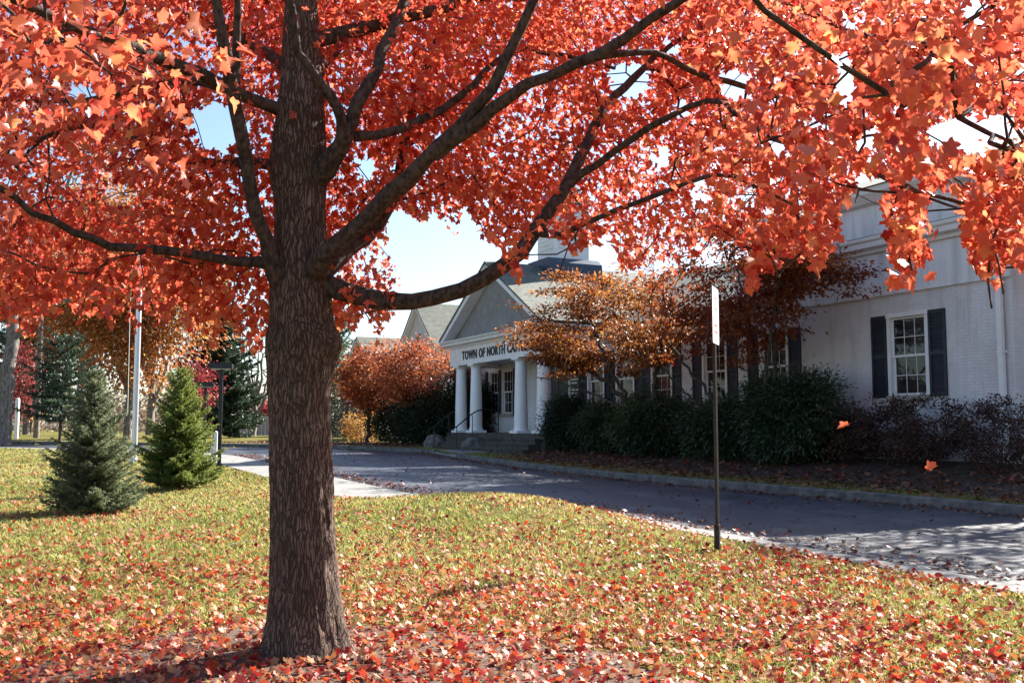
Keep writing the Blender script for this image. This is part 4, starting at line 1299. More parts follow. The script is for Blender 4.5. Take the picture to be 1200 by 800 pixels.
    # keep the stem and the great limbs readable: thin out leaves that hang straight in front of the trunk
    pxs, pys = proj(P)
    intr = (P[:, 1] < TREE[1]) & (pxs > 305) & (pxs < 400) & (pys > 55)
    ok &= ~(intr & (rng.random(len(P)) < 0.93))
    P, T, Nn, sz = P[ok], T[ok], Nn[ok], sz[ok]
    tone = np.clip(rng.normal(0.5, 0.26, len(P)) + 0.35 * (vnoise(P[:, 0] * 0.9, P[:, 1] * 0.9 + P[:, 2] * 0.7, 51) - 0.5), 0.02, 1)
    dc = np.linalg.norm(P - CAM, axis=1); nearm = dc < 8.2
    Vn, Fn, kn = leaf_cloud(P[nearm], T[nearm], Nn[nearm], sz[nearm], 'maple', rng.uniform(-0.6, 3.2, nearm.sum()))
    fm = ~nearm
    Vf, Ff, kf = leaf_cloud(P[fm], T[fm], Nn[fm], sz[fm], 'maple_lo', rng.uniform(0.4, 1.7, fm.sum()))
    V = np.vstack([Vn, Vf]); F = np.vstack([Fn, Ff + len(Vn)])
    tn = np.concatenate([np.repeat(tone[nearm], kn), np.repeat(tone[fm], kf)])
    link_mesh('crown', np_mesh('crown', V - np.array(base), F, tn), M_LEAF, tree)
    print('maple clusters', len(C), 'leaves', len(P), 'skeleton', sk.n)


maple()


# ---------------------------------------------------------------- other broadleaf trees and shrubs
def leafy(name, label, cat, base, stems, C, per, spread, size, leafm, barkm, kind='oval', group=None, droop=0.2, flat=0.6, upbias=0.9, r0=0.004, kk=0.005, ex=0.45, sag=0.1, step=0.3, tone=None, wood='trunk', crown='crown', keep=None, nside=6, outc=None):
    """stems: list of (pts (m,3), r0, r1) world; C: cluster points world"""
    t = thing(name, label, cat, tuple(base), 0, group)
    B = np.array(base, float)
    sk = Skel(len(C) * 14 + 4000)
    for k, (pts, ra, rb) in enumerate(stems):
        s = smooth_path(pts, step * 0.6, 0.0)
        if len(s) > 3: s[1:-1] += rng.normal(0, 0.012, (len(s) - 2, 3)) * min(3, max(1, ra / 0.03))
        sk.limb(s, np.linspace(ra, rb, len(s)), k)
    if len(C): sk.tie(C, step, sag=sag)
    r_ = sk.radii(r0, ex, kk)
    pth = [p for v in sk.paths(r_).values() for p in v]
    V, F = tube_arrays(pth, nside)
    link_mesh(wood, np_mesh(wood, V - B, F, smooth=True), barkm, t)
    if len(C) and per:
        oc = outc if outc is not None else C.mean(0)
        out = unit(C - oc)
        P, T, Nn, sz, idx = twig_leaves(C, per, spread, size, out, droop=droop, flat=flat, upbias=upbias)
        if keep is not None:
            ok = keep(P); P, T, Nn, sz = P[ok], T[ok], Nn[ok], sz[ok]
        V, F, kn = leaf_cloud(P, T, Nn, sz, kind, rng.uniform(0.5, 1.6, len(P)))
        tn = np.clip(rng.normal(0.5, 0.2, len(P)) + 0.5 * (vnoise(P[:, 0] * 1.3, P[:, 1] * 1.3 + P[:, 2] * 2.0, 61) - 0.5), 0, 1)
        link_mesh(crown, np_mesh(crown, V - B, F, np.repeat(tn, kn)), leafm, t)
    return t


def ell(n, c, r, rot=0.0, shell=0.35, zmin=None, gaps=0.30, seed=70, freq=1.0):
    """points through an ellipsoid, denser toward its skin, with gaps"""
    u = unit(rng.normal(0, 1, (n * 3, 3))); s = rng.uniform(shell, 1.0, (n * 3, 1)) ** 0.7
    q = u * s
    lump = 0.80 + 0.45 * vnoise(u[:, 0] * 2.3 + 5 + seed, u[:, 1] * 2.3 + u[:, 2] * 2.1, seed)
    q = q * lump[:, None] * np.array(r)
    ca, sa = math.cos(rot), math.sin(rot)
    P = np.column_stack([q[:, 0] * ca - q[:, 1] * sa, q[:, 0] * sa + q[:, 1] * ca, q[:, 2]]) + np.array(c)
    ok = vnoise(P[:, 0] * freq * 1.3 + P[:, 2] * 0.8 * freq, P[:, 1] * 1.3 * freq + P[:, 2] * 2.2 * freq, seed) > gaps
    if zmin is not None: ok &= P[:, 2] > zmin
    P = P[ok]
    return P[:n]


ROTF = math.atan2(DV[1], DV[0])       # along the building front


def front_only(P, lim=18.75):
    a, t = at_of(P[:, 0], P[:, 1]); return a < lim


# bronze tree by the portico: low, spreading, layered
def wp(a, t, z): x, y = xy(a, t); return np.array([x, y, z])


g0 = float(G(17.3, 26.0))
b0 = wp(17.2, 26.0, g0 - 0.05)
st = [([b0, b0 + [-.15, 0, .8], wp(17.0, 27.4, 2.6), wp(16.6, 29.6, 3.9), wp(16.3, 31.4, 4.6)], .11, .03),
      ([b0 + [.05, 0, .3], wp(17.1, 25.8, 1.8), wp(16.9, 25.2, 3.2), wp(16.6, 24.4, 4.8), wp(16.4, 24.0, 6.0)], .09, .025),
      ([b0 + [-.05, 0, .5], wp(16.9, 26.6, 2.2), wp(16.3, 27.2, 3.8), wp(16.0, 27.8, 5.4), wp(16, 28, 6.3)], .08, .025),
      ([b0 + [0, .05, .6], wp(17.0, 26.9, 2.0), wp(16.2, 28.8, 2.9), wp(15.6, 30.6, 3.3)], .07, .02)]
C1 = ell(230, wp(16.3, 27.6, 4.75), (4.6, 2.2, 2.0), ROTF, 0.3, 2.9, 0.37, 71)
C1b = ell(60, wp(16.0, 30.6, 4.0), (2.4, 1.5, 0.9), ROTF, 0.2, 2.7, 0.28, 72)
C1 = np.vstack([C1, C1b]); C1 = C1[front_only(C1, 18.3)]


def c1keep(P):
    a, t = at_of(P[:, 0], P[:, 1])
    return (a < 18.85) & (t < 29.3 + 1.7 * np.exp(-((P[:, 2] - 4.45) / 0.42) ** 2)) & (P[:, 2] > np.interp(t, [24, 27.6, 29.3, 30.6, 32.8], [2.6, 2.9, 3.5, 3.85, 4.2]))


C1 = C1[c1keep(C1)]
leafy('bronze_tree', 'wide low bronze-leaved tree beside the portico, hiding part of the hall', 'tree', b0, st, C1, 104, 0.27, 0.135, M_BRONZE, M_DARKBARK, 'oval', droop=0.25, flat=0.22, upbias=1.3, keep=c1keep)
# darker tree with several upright stems
g1 = float(G(17.3, 20.6)); b1 = wp(17.3, 20.8, g1 - 0.05)
st = [([b1, wp(17.3, 21.0, 2.4), wp(17.2, 21.2, 4.2), wp(17.0, 21.6, 6.3)], .085, .02),
      ([b1 + [.12, 0, .0], wp(17.2, 20.3, 2.4), wp(17.1, 20.0, 4.4), wp(17.0, 19.8, 6.6)], .075, .02),
      ([b1 + [-.1, -.05, .0], wp(16.9, 21.9, 1.9), wp(16.5, 23.2, 3.4), wp(16.2, 24.4, 4.9)], .075, .02),
      ([b1 + [0, -.12, .0], wp(16.8, 20.2, 2.0), wp(16.2, 19.2, 3.8), wp(15.9, 18.4, 5.4)], .06, .016),
      ([b1 + [-.18, 0, .0], wp(17.0, 22.4, 1.7), wp(16.9, 24.2, 2.9), wp(16.8, 25.6, 3.9)], .055, .016)]
C2 = ell(190, wp(16.7, 21.3, 5.7), (3.3, 2.0, 2.5), ROTF, 0.3, 3.3, 0.40, 73)
C2b = ell(55, wp(16.5, 18.4, 5.3), (1.7, 1.1, 0.8), ROTF, 0.2, 3.6, 0.4, 74)
C2 = np.vstack([C2, C2b]); C2 = C2[front_only(C2, 18.3)]
leafy('dark_red_tree', 'many-stemmed tree with dark maroon leaves in front of the brick wall', 'tree', b1, st, C2, 84, 0.26, 0.135, M_DARKRED, M_DARKBARK, 'oval', droop=0.25, flat=0.25, upbias=1.2, keep=lambda P: front_only(P, 18.85))


def shrub(name, label, a, t, rad, h, leafm, n=130, per=30, size=0.11, kind='lance', group=None, barkm=None, spread=0.16, upbias=0.9, droop=0.2, lowz=0.15, gaps=0.2, shell=0.45, ext=1.0, lim=18.85, barkr=0.02, z0=None, p=None):
    if p is None: x, y = xy(a, t)
    else: x, y = p
    z = float(Gxy(x, y)) if z0 is None else z0
    c = np.array([x, y, z + h * 0.48])
    C = ell(n, c, (rad * ext, rad, h * 0.56), ROTF, shell, z + lowz, gaps, int(abs(a) * 13 + abs(t) * 7) % 90, 1.6)
    if p is None: C = C[front_only(C, lim)]
    stems = []
    for k in range(6):
        an = k * 1.05 + 0.3; e = rad * 0.45
        stems.append(([np.array([x + 0.06 * math.cos(an), y + 0.06 * math.sin(an), z - 0.03]), np.array([x + e * 0.5 * math.cos(an), y + e * 0.5 * math.sin(an), z + h * 0.3]), np.array([x + e * math.cos(an), y + e * math.sin(an), z + h * 0.62])], barkr, barkr * 0.4))
    kp = (lambda P: front_only(P, lim + 0.05) & (P[:, 2] > z + 0.03)) if p is None else (lambda P: P[:, 2] > z + 0.03)
    return leafy(name, label, 'shrub', (x, y, z), stems, C, per, spread, size, leafm, barkm or M_DARKBARK, kind, group, droop=droop, flat=0.7, upbias=upbias, r0=0.003, kk=0.003, step=0.15, wood='stems', crown='foliage', keep=kp, nside=5)


GR = 'dark evergreen shrubs along the hall'
shrub('yew_shrub', 'trimmed dark yew next to the right porch column', 17.5, 31.4, 1.0, 1.85, M_YEW, 260, 90, 0.11, 'lance', GR, ext=1.1, gaps=0.05, spread=0.2)
shrub('rhododendron', 'dark rhododendron right of the trimmed yew', 17.4, 28.8, 1.0, 1.55, M_RHODO, 210, 85, 0.125, group=GR, spread=0.2)
shrub('rhododendron', 'widest dark rhododendron, left of the sign post under the bronze tree', 17.2, 25.6, 1.15, 1.8, M_RHODO, 300, 85, 0.125, group=GR, ext=1.35, spread=0.2)
shrub('rhododendron', 'dark rhododendron seen right of the sign post at the many-stemmed tree', 17.3, 22.5, 1.0, 1.55, M_RHODO, 250, 85, 0.125, group=GR, ext=1.2, spread=0.2)
shrub('rhododendron', 'tallest dark rhododendron, with a branch reaching over the white brick', 17.4, 19.9, 1.2, 2.2, M_RHODO, 300, 90, 0.125, group=GR, ext=1.25, spread=0.2)
GB = 'sparse dark red shrubs below the window'
for (t_, lab, h_) in ((18.25, 'sparse maroon shrub next to the big rhododendron', 1.35), (17.1, 'sparse maroon shrub below the left shutter of the clear window', 1.45), (15.9, 'thin maroon shrub below the right shutter of the clear window', 1.5), (14.2, 'thin maroon shrub in front of the white downspout', 1.45)):
    shrub('barberry', lab, 17.9, t_, 0.8, h_, M_BARBERRY, 150, 34, 0.07, 'oval', GB, barkm=M_DARKBARK, spread=0.09, gaps=0.25, shell=0.3, barkr=0.014, lim=18.8)
# left of the porch
shrub('rhododendron', 'dark evergreen shrub left of the porch steps', 17.0, 43.6, 1.7, 2.3, M_YEW, 260, 70, 0.16, group=GR, ext=1.2, spread=0.24, lim=30)
shrub('rhododendron', 'dark evergreen shrub under the orange-red tree left of the porch', 16.6, 46.6, 1.6, 2.1, M_YEW, 240, 70, 0.16, group=GR, ext=1.1, spread=0.24, lim=30)
shrub('tall_shrub', 'tall shrub with pale green top left of the portico columns', 18.3, 44.2, 1.5, 4.2, M_PALEGREEN, 190, 30, 0.13, barkm=M_DARKBARK, spread=0.24, lim=30, gaps=0.3)
shrub('tall_shrub', 'tall dark shrub close against the left porch column', 18.4, 42.6, 1.1, 3.0, M_YEW, 200, 70, 0.16, barkm=M_DARKBARK, spread=0.22, lim=30)
pp = at(425, 513, 52)
shrub('yellow_shrub', 'small yellow-orange shrub at the far grass edge', 0, 0, 1.0, 1.4, M_YELLOWLEAF, 70, 26, 0.13, 'oval', spread=0.2, p=(pp[0], pp[1]))
pp = at(404, 512, 62)
shrub('clipped_shrub', 'dark clipped shrub in front of the far brick house', 0, 3, 1.9, 1.9, M_YEW, 130, 50, 0.14, ext=1.4, spread=0.28, gaps=0.05, p=(pp[0], pp[1]))

# orange-red trees left of the porch
def round_tree(name, label, px, D, ytop, ylow, wpx, leafm, barkm, n, per, size, group=None, kind='oval', pyb=None, trunk_r=0.1, spread=None, gaps=0.3, seed=5, droop=0.2, flat=0.6, shell=0.3, depth=0.8, lean=0.0, cat='tree'):
    m_ = D / FPX
    pb = at(px, 500, D); x, y = pb[0], pb[1]; z = float(Gxy(x, y)) - 0.05
    zt = at(px, ytop, D)[2]; zl = at(px, ylow, D)[2]; rx = wpx * m_ / 2
    c = np.array([x + lean, y, (zt + zl) / 2]); rz = (zt - zl) / 2 * 1.05
    C = ell(n, c, (rx, rx * depth, rz), 0, shell, None, gaps, seed, 2.2 / max(1.0, rx))
    st = [([np.array([x, y, z]), np.array([x + lean * .3, y, (z + zl) / 2]), np.array([x + lean * .6, y, zl + rz * 0.2]), np.array([x + lean, y, zt - rz * 0.35])], trunk_r, trunk_r * 0.25)]
    for k in range(5):
        an = k * 1.26 + seed; s0 = z + (zl - z) * (0.75 + 0.05 * k)
        st.append(([np.array([x + lean * .4, y, s0]), np.array([x + lean * .5 + rx * .3 * math.cos(an), y + rx * .3 * math.sin(an), s0 + rz * 0.5]), np.array([x + lean + rx * .65 * math.cos(an), y + rx * depth * .65 * math.sin(an), s0 + rz * 1.0])], trunk_r * 0.5, trunk_r * 0.12))
    return leafy(name, label, cat, (x, y, z), st, C, per, spread or rx * 0.10, size, leafm, barkm, kind, group, droop=droop, flat=flat, r0=0.006 * max(1, D / 40), kk=0.006, step=max(0.25, rx * 0.12), nside=5)


round_tree('orange_red_tree', 'sunlit orange-red tree left of the portico', 492, 47, 396, 474, 120, M_ORANGERED, M_DARKBARK, 240, 44, 0.15, seed=12, trunk_r=0.12, spread=0.36, flat=0.45)
round_tree('dark_red_tree', 'dark maroon tree in front of the far brick house', 432, 50, 412, 482, 96, M_DARKRED, M_DARKBARK, 210, 44, 0.16, seed=14, trunk_r=0.12, spread=0.36, flat=0.45)

g3 = float(G(19.2, 12.3)); b3 = wp(19.2, 12.3, g3 - 0.05)
st = [([b3, b3 + [0, 0.1, 2.2], b3 + [0.15, 0, 4.4], b3 + [0, 0.1, 7.6]], .16, .03), ([b3 + [0, 0, 2.0], b3 + [-1.0, 0.3, 4.0], b3 + [-1.8, 0.5, 6.2]], .08, .02), ([b3 + [0, 0, 2.3], b3 + [1.1, -0.5, 4.2], b3 + [1.9, -0.8, 6.0]], .08, .02)]
C3 = ell(150, b3 + np.array([0, 0, 6.0]), (2.2, 2.2, 2.2), 0, 0.25, None, 0.40, 77)
leafy('russet_tree', 'russet tree beyond the right-hand corner of the hall, past the white downspout', 'tree', b3, st, C3, 34, 0.34, 0.15, M_ORANGERED, M_GREYBARK, 'oval')

# ---------------------------------------------------------------- conifers
def needles(A, Bp, dens, ln, wd):
    """short flat needles along segments A->Bp; returns V, F"""
    L = np.linalg.norm(Bp - A, axis=1); k = np.maximum(2, (L * dens).astype(int))
    idx = np.repeat(np.arange(len(A)), k); s = rng.random(len(idx))
    P = A[idx] + (Bp - A)[idx] * s[:, None]
    D = unit((Bp - A)[idx])
    Rn = unit(np.cross(D, rng.normal(0, 1, D.shape)))
    T = unit(D * rng.uniform(0.5, 1.1, (len(idx), 1)) + Rn)
    W = unit(np.cross(T, rng.normal(0, 1, D.shape)))
    l = ln * rng.uniform(0.7, 1.25, len(idx))[:, None]
    w = wd * 0.5
    V = np.stack([P + W * w, P - W * w, P + T * l], 1).reshape(-1, 3)
    return V, np.arange(len(V)).reshape(-1, 3)


def spruce(name, label, px, D, ytop, ybase, wpx, leafm, group=None, whorls=22, dens=90, ln=0.035, wd=0.011, lowfrac=0.05, bpw=8, tw_step=0.085, up=0.25, taper=0.85, seed=3, barkm=None):
    pb = ground_at(px, ybase) if D < 40 else at(px, ybase, D)
    D = pb[1]; m_ = D / FPX
    x, y = pb[0], pb[1]; z = float(Gxy(x, y))
    H = at(px, ytop, D)[2] - z; Rb = wpx * m_ / 2
    t = thing(name, label, 'tree', (x, y, z), 0, group)
    B = np.array([x, y, z])
    wob = rng.normal(0, 0.012 * H, 8)
    paths = [(np.array([[0, 0, -0.05], [0.01, 0, H * .3], [-0.01, 0.01, H * .7], [0.0, 0, H]]), np.array([0.03 * H, 0.024 * H, 0.010 * H, 0.003 * H]) * 0.55)]
    SA, SB = [], []
    hs = lowfrac + (1 - lowfrac) * (np.arange(whorls) / whorls) ** 0.95
    for wi, hf in enumerate(hs):
        nb = max(4, int(bpw * (1 - 0.45 * hf)))
        az0 = rng.uniform(0, 6.28)
        for b in range(nb):
            az = az0 + 6.283 * b / nb + rng.normal(0, 0.18)
            low = 1.0 if hf > 0.10 else (0.72 + 2.6 * hf)
            l = Rb * ((1 - hf) ** taper) * low * rng.uniform(0.58, 1.16) * (0.82 + 0.36 * float(vnoise(az * 1.3 + 9, hf * 5.0, seed))) + 0.03 * H
            d = np.array([math.cos(az), math.sin(az), 0])
            el = -0.10 + (0.55 * hf + up * 0.3) + rng.normal(0, 0.09)
            h0 = hf * H + rng.normal(0, 0.012 * H)
            n = max(5, int(l / tw_step))
            s = np.linspace(0, 1, n)
            zc = h0 + l * (math.tan(el) * s + (0.16 * up + 0.10) * s ** 2.2 - 0.05 * np.sin(np.pi * s))
            pts = np.column_stack([d[0] * l * s, d[1] * l * s, np.maximum(zc, 0.06)])
            paths.append((pts, np.linspace(0.007 * H * 0.4, 0.0015 * H, n)))
            SA.append(pts[:-1]); SB.append(pts[1:])
            side = np.array([-d[1], d[0], 0])
            for q in range(1, n):
                for sg in (-1, 1):
                    tl = (l * 0.42 * (1 - s[q]) + 0.06 * l + 0.02) * rng.uniform(0.6, 1.15)
                    dd = unit(d * rng.uniform(0.6, 1.0) + side * sg * rng.uniform(0.6, 1.0) + np.array([0, 0, rng.normal(0.02, 0.17)]))
                    p1 = pts[q] + dd * tl
                    mid = pts[q] + dd * tl * 0.5 + np.array([0, 0, 0.02 * tl])
                    SA.append(np.array([pts[q], mid])); SB.append(np.array([mid, p1]))
    # leader
    SA.append(np.array([[0, 0, H * 0.88], [0, 0, H * 0.95]])); SB.append(np.array([[0, 0, H * .95], [0, 0, H * 1.02]]))
    A = np.concatenate(SA); Bq = np.concatenate(SB)
    V, F = needles(A, Bq, dens, ln, wd)
    tn = np.clip(0.3 + 0.5 * rng.random(len(F)) + 0.3 * (vnoise(V[::3, 0] * 5, V[::3, 2] * 7 + V[::3, 1] * 5, seed) - 0.5), 0, 1)
    Vb, Fb = tube_arrays(paths, 5)
    link_mesh('trunk', np_mesh('trunk', Vb, Fb, smooth=True), barkm or M_DARKBARK, t)
    link_mesh('crown', np_mesh('crown', V, F, np.repeat(tn, 3)), leafm, t)
    return t


spruce('spruce_tree', 'young blue-green spruce on the lawn, nearer of the pair', 106, 18.6, 436, 601, 116, M_SPRUCE, 'young spruces on the lawn', 34, 180, 0.046, 0.015, bpw=10, seed=3, tw_step=0.055)
spruce('spruce_tree', 'young yellow-green spruce on the lawn beside the lamp posts', 209, 25.0, 434, 573, 98, M_GREENSPRUCE, 'young spruces on the lawn', 31, 165, 0.055, 0.018, bpw=10, seed=8, taper=0.72, tw_step=0.06)
spruce('spruce_tree', 'tall dark old spruce behind the lamp posts', 252, 66, 318, 514, 108, M_DARKCONIFER, None, 40, 60, 0.20, 0.085, bpw=11, tw_step=0.30, up=0.1, seed=9, lowfrac=0.06)
spruce('spruce_tree', 'dark conifer with a bare lower trunk behind the blue spruce', 70, 50, 392, 512, 92, M_DARKCONIFER, None, 13, 34, 0.17, 0.07, bpw=10, tw_step=0.28, up=0.0, seed=6, lowfrac=0.22, taper=0.35)
spruce('pine_tree', 'pale green pine in the far left background', 30, 95, 250, 508, 120, M_PINE, None, 24, 30, 0.36, 0.12, bpw=9, tw_step=0.5, up=0.3, seed=5, lowfrac=0.12, taper=0.5, barkm=M_GREYBARK)
spruce('pine_tree', 'loose green pine beyond the maple trunk, left of the brick house', 393, 100, 366, 508, 74, M_PINE, None, 16, 26, 0.36, 0.12, bpw=7, tw_step=0.9, up=0.5, seed=7, lowfrac=0.2, taper=0.5, barkm=M_GREYBARK)

# ---------------------------------------------------------------- trees behind the lawn
# old grey-barked tree at the left edge
def old_tree():
    D = 48; p = at(3, 530, D); x, y = p[0], p[1]; z = float(Gxy(x, y)) - 0.05
    A = lambda px, py, d=D: at(px, py, d)
    st = [([np.array([x, y, z]), A(6, 480), A(10, 430), A(14, 385), A(8, 330), A(-10, 250), A(-20, 150)], .40, .10),
          ([A(12, 398), A(30, 384), A(52, 362), A(78, 352), A(110, 350)], .20, .05),
          ([A(32, 382), A(42, 366), A(54, 346), A(68, 336)], .14, .04),
          ([A(8, 340), A(40, 290), A(70, 240), A(90, 180)], .22, .05), ([A(5, 330), A(-40, 280), A(-80, 240)], .25, .06)]
    C = np.vstack([ell(190, A(40, 260), (5.5, 3.5, 5.2), 0, .3, z + 7, .35, 15, .6)])
    t = leafy('old_tree', 'old grey-barked tree at the left edge of the lawn', 'tree', (x, y, z), st, C, 16, 0.55, 0.17, M_OAKLEAF, M_GREYBARK, 'oval', r0=0.012, kk=0.012, step=0.5, nside=8)


old_tree()
round_tree('oak_tree', 'russet-brown oak behind the flagpole', 150, 58, 215, 446, 190, M_OAKLEAF, M_GREYBARK, 420, 60, 0.30, seed=22, trunk_r=0.28, spread=0.75, gaps=0.34)
round_tree('oak_tree', 'russet oak behind the blue spruce, with leaves down to the spruce top', 95, 72, 235, 430, 150, M_ORANGERED, M_GREYBARK, 300, 55, 0.34, seed=24, trunk_r=0.28, spread=0.8, gaps=0.36)
round_tree('small_red_tree', 'small crimson tree behind the green spruce', 228, 44, 418, 486, 46, M_CRIMSON, M_DARKBARK, 80, 22, 0.14, seed=26, trunk_r=0.07, spread=0.24)
round_tree('small_red_tree', 'crimson tree in the far left background beside the old grey trunk', 22, 78, 395, 492, 40, M_CRIMSON, M_DARKBARK, 110, 26, 0.22, seed=28, trunk_r=0.1, spread=0.36)
round_tree('small_red_tree', 'round red tree beyond the pale fence', 303, 92, 470, 502, 34, M_CRIMSON, M_DARKBARK, 80, 34, 0.24, seed=29, trunk_r=0.1, spread=0.4, gaps=0.1)
round_tree('yellow_tree', 'small yellow tree in the far left background', 36, 100, 448, 496, 22, M_YELLOWLEAF, M_DARKBARK, 60, 26, 0.26, seed=31, trunk_r=0.1, spread=0.4)


def bare_tree(label, px, D, ytop, spreadpx, seed, dirx=0.6):
    m_ = D / FPX; p = at(px, 505, D); x, y = p[0], p[1]; z = float(Gxy(x, y)) - 0.05
    H = at(px, ytop, D)[2] - z; r_ = spreadpx * m_
    rs = np.random.default_rng(seed)
    C = np.column_stack([x + dirx * r_ * 0.3 + rs.normal(0, r_ * 0.45, 150), y + rs.normal(0, r_ * 0.4, 150), z + H * rs.uniform(0.35, 1.0, 150)])
    st = [([np.array([x, y, z]), np.array([x + .1 * r_ * dirx, y, z + H * .3]), np.array([x + .2 * r_ * dirx, y, z + H * .75])], .02 * H + 0.1, .03)]
    for k in range(5):
        an = k * 1.26
        st.append(([np.array([x + .05 * r_ * dirx, y, z + H * (.12 + .05 * k)]), np.array([x + .3 * r_ * dirx + r_ * .3 * math.cos(an), y + r_ * .3 * math.sin(an), z + H * .45]), np.array([x + .3 * r_ * dirx + r_ * .6 * math.cos(an), y + r_ * .6 * math.sin(an), z + H * .8])], .012 * H + .04, .02))
    leafy('bare_tree', label, 'tree', (x, y, z), st, C, 0, 0, 0, None, M_GREYBARK, r0=0.018, kk=0.02, step=0.6, nside=5, sag=0.05)


bare_tree('leafless tree left of the maple trunk, near the pale fence', 296, 80, 372, 42, 4)
bare_tree('tall leafless tree far behind the lawn, seen through the red leaves', 95, 85, 90, 90, 6, 0.2)
bare_tree('leafless tree behind the flagpole and the young spruces', 175, 90, 300, 60, 9, 0.2)

# far wooded rise closing the horizon
def far_woods():
    V, F = [], []; b = 0
    n = 5200
    th = rng.uniform(R(-50), R(40), n); D = rng.uniform(130, 260, n)
    x = D * np.tan(th); y = D; h = 2 + 8.5 * rng.random(n) ** 0.8 * (0.6 + 0.7 * vnoise(th * 14, th * 0, 3))
    zg = Gxy(x, y)
    P = np.column_stack([x, y, zg + h * rng.random(n)])
    C = np.repeat(P, 14, 0) + rng.normal(0, 1.1, (n * 14, 3))
    C[:, 2] = np.maximum(C[:, 2], 0.8)
    T = rng.normal(0, 1, C.shape); Nn = rng.normal(0, 1, C.shape)
    Vq, Fq, k = leaf_cloud(C, T, Nn, rng.uniform(0.5, 1.0, len(C)), 'oval')
    tn = np.repeat(np.clip(rng.normal(0.5, 0.22, n), 0, 1), 14 * k)
    m = leaf_mat('far_woods_leaf', [(0, (0.05, 0.05, 0.03)), (0.4, (0.12, 0.09, 0.065)), (0.7, (0.17, 0.12, 0.09)), (1, (0.22, 0.11, 0.05))], 0.4)
    o = link_mesh('woods', np_mesh('woods', Vq, Fq, tn), m)
    tag(o, 'brown far-off woods along the horizon', 'woods', kind='stuff')


far_woods()

# ---------------------------------------------------------------- far houses and fence
def far_house(name, label, a, t, w, d, h, ridge, wallm, roofm, wins, chimney=None):
    """gable-fronted house in the hall's frame; front on local y = 0, x along the front"""
    x, y = xy(a, t); z = float(G(a, t)) - 0.05
    root = thing(name, label, 'building', (x, y, z), math.atan2(-0.902, 0.432))
    m = MB(); m.prism([(-w / 2, 0), (w / 2, 0), (w / 2, h), (0, ridge - 0.12), (-w / 2, h)], 1, 0, d)
    m.build('wall', wallm, root)
    for sg in (-1, 1):
        xe = sg * (w / 2 + 0.35); ze = h - 0.35 * (ridge - h) / (w / 2)
        slab((xe, ze + 0.1), (0, ridge + 0.1), 0.1, -0.35, d + 0.35).build('roof', roofm, root)
        slab((xe, ze), (0, ridge - 0.002), 0.18, -0.33, -0.02).build('rake', M_WHITE, root)
    for (wx, z0, ww, wh) in wins:
        f = MB(); f.box(wx - ww / 2 - .08, wx + ww / 2 + .08, -0.05, -0.004, z0 - .08, z0 + wh + .08)
        fr = f.build('window', M_WHITE, root)
        p = MB(); p.box(wx - ww / 2, wx + ww / 2, -0.062, -0.052, z0, z0 + wh / 2 - .03); p.box(wx - ww / 2, wx + ww / 2, -0.062, -0.052, z0 + wh / 2 + .03, z0 + wh)
        p.build('pane', M_GLASS, fr)
    if chimney:
        cx_, cy_, ct = chimney
        c = MB(); c.box(cx_ - .5, cx_ + .5, cy_ - .4, cy_ + .4, h, ct); c.box(cx_ - .6, cx_ + .6, cy_ - .5, cy_ + .5, ct + .002, ct + .2)
        c.build('chimney', simple('chimney_brick', (0.06, 0.04, 0.035), (0.12, 0.08, 0.07), rough=0.9, scale=9), root)
    return root


M_REDBRICK = simple('red_brick', (0.10, 0.055, 0.045), (0.17, 0.095, 0.08), rough=0.9, scale=6, bump=0.4, bscale=50)
far_house('gabled_house', 'white gabled house with grey shingled roof left of the portico', 21.2, 57.5, 6.4, 9.0, 5.6, 8.3, M_BRICK, M_SHY, [(0, 5.2, 0.9, 1.3), (-1.6, 1.2, 0.95, 1.6), (1.6, 1.2, 0.95, 1.6)])
far_house('brick_house', 'low red-brick house behind the maroon tree', 22.5, 74, 11, 10, 4.0, 7.6, M_REDBRICK, M_SHY, [(-3.2, 1.2, 1.2, 1.6), (0, 1.2, 1.2, 1.6), (3.2, 1.2, 1.2, 1.6)], (3.0, 4, 8.2))

fp = at(283, 500, 84); fx1 = at(318, 500, 84)
fz = float(Gxy(fp[0], fp[1]))
fen = thing('wooden_fence', 'pale grey board fence beyond the road, left of the maple trunk', 'fence', (fp[0] - 1, fp[1], fz))
m = MB()
for k in range(40):
    m.box(k * 0.3, k * 0.3 + 0.285, 0, 0.03, 0.02, 1.62 + 0.02 * (k % 3))
m.build('board_panel', simple('grey_fence_board', (0.26, 0.25, 0.25), (0.40, 0.39, 0.38), rough=0.85, scale=3, vscale=(3, 3, .3)), fen)
for k in range(6):
    m = MB(); m.box(k * 2.4 - 0.06, k * 2.4 + 0.06, 0.035, 0.15, -0.1, 1.72); m.build('post', M_STONE, fen)

# ---------------------------------------------------------------- poles, lamps, sign
M_ALU = simple('brushed_aluminium', (0.55, 0.56, 0.58), (0.68, 0.69, 0.70), rough=0.38, metal=0.6, scale=20, vscale=(1, 1, .05))
D = 33; p = at(157.5, 520, D); z = float(Gxy(p[0], p[1]))
fl = thing('flagpole', 'tall silver flagpole rising behind the two young spruces', 'flagpole', (p[0], p[1], z))
m = MB(); m.lathe([(0.095, -0.05), (0.093, 3.0), (0.085, 6.0), (0.07, 9.5), (0.05, 12.0)], 0, 0, 16); m.build('pole', M_ALU, fl, smooth=True)
m = MB(); m.lathe([(0.17, -0.02), (0.17, 0.05), (0.11, 0.12), (0.1, 0.14)], 0, 0, 16); m.build('collar', M_ALU, fl, smooth=True)
m = MB(); m.lathe([(0.02, 12.0), (0.09, 12.06), (0.12, 12.16), (0.09, 12.26), (0.01, 12.3)], 0, 0, 14); m.build('finial', M_ALU, fl, smooth=True)
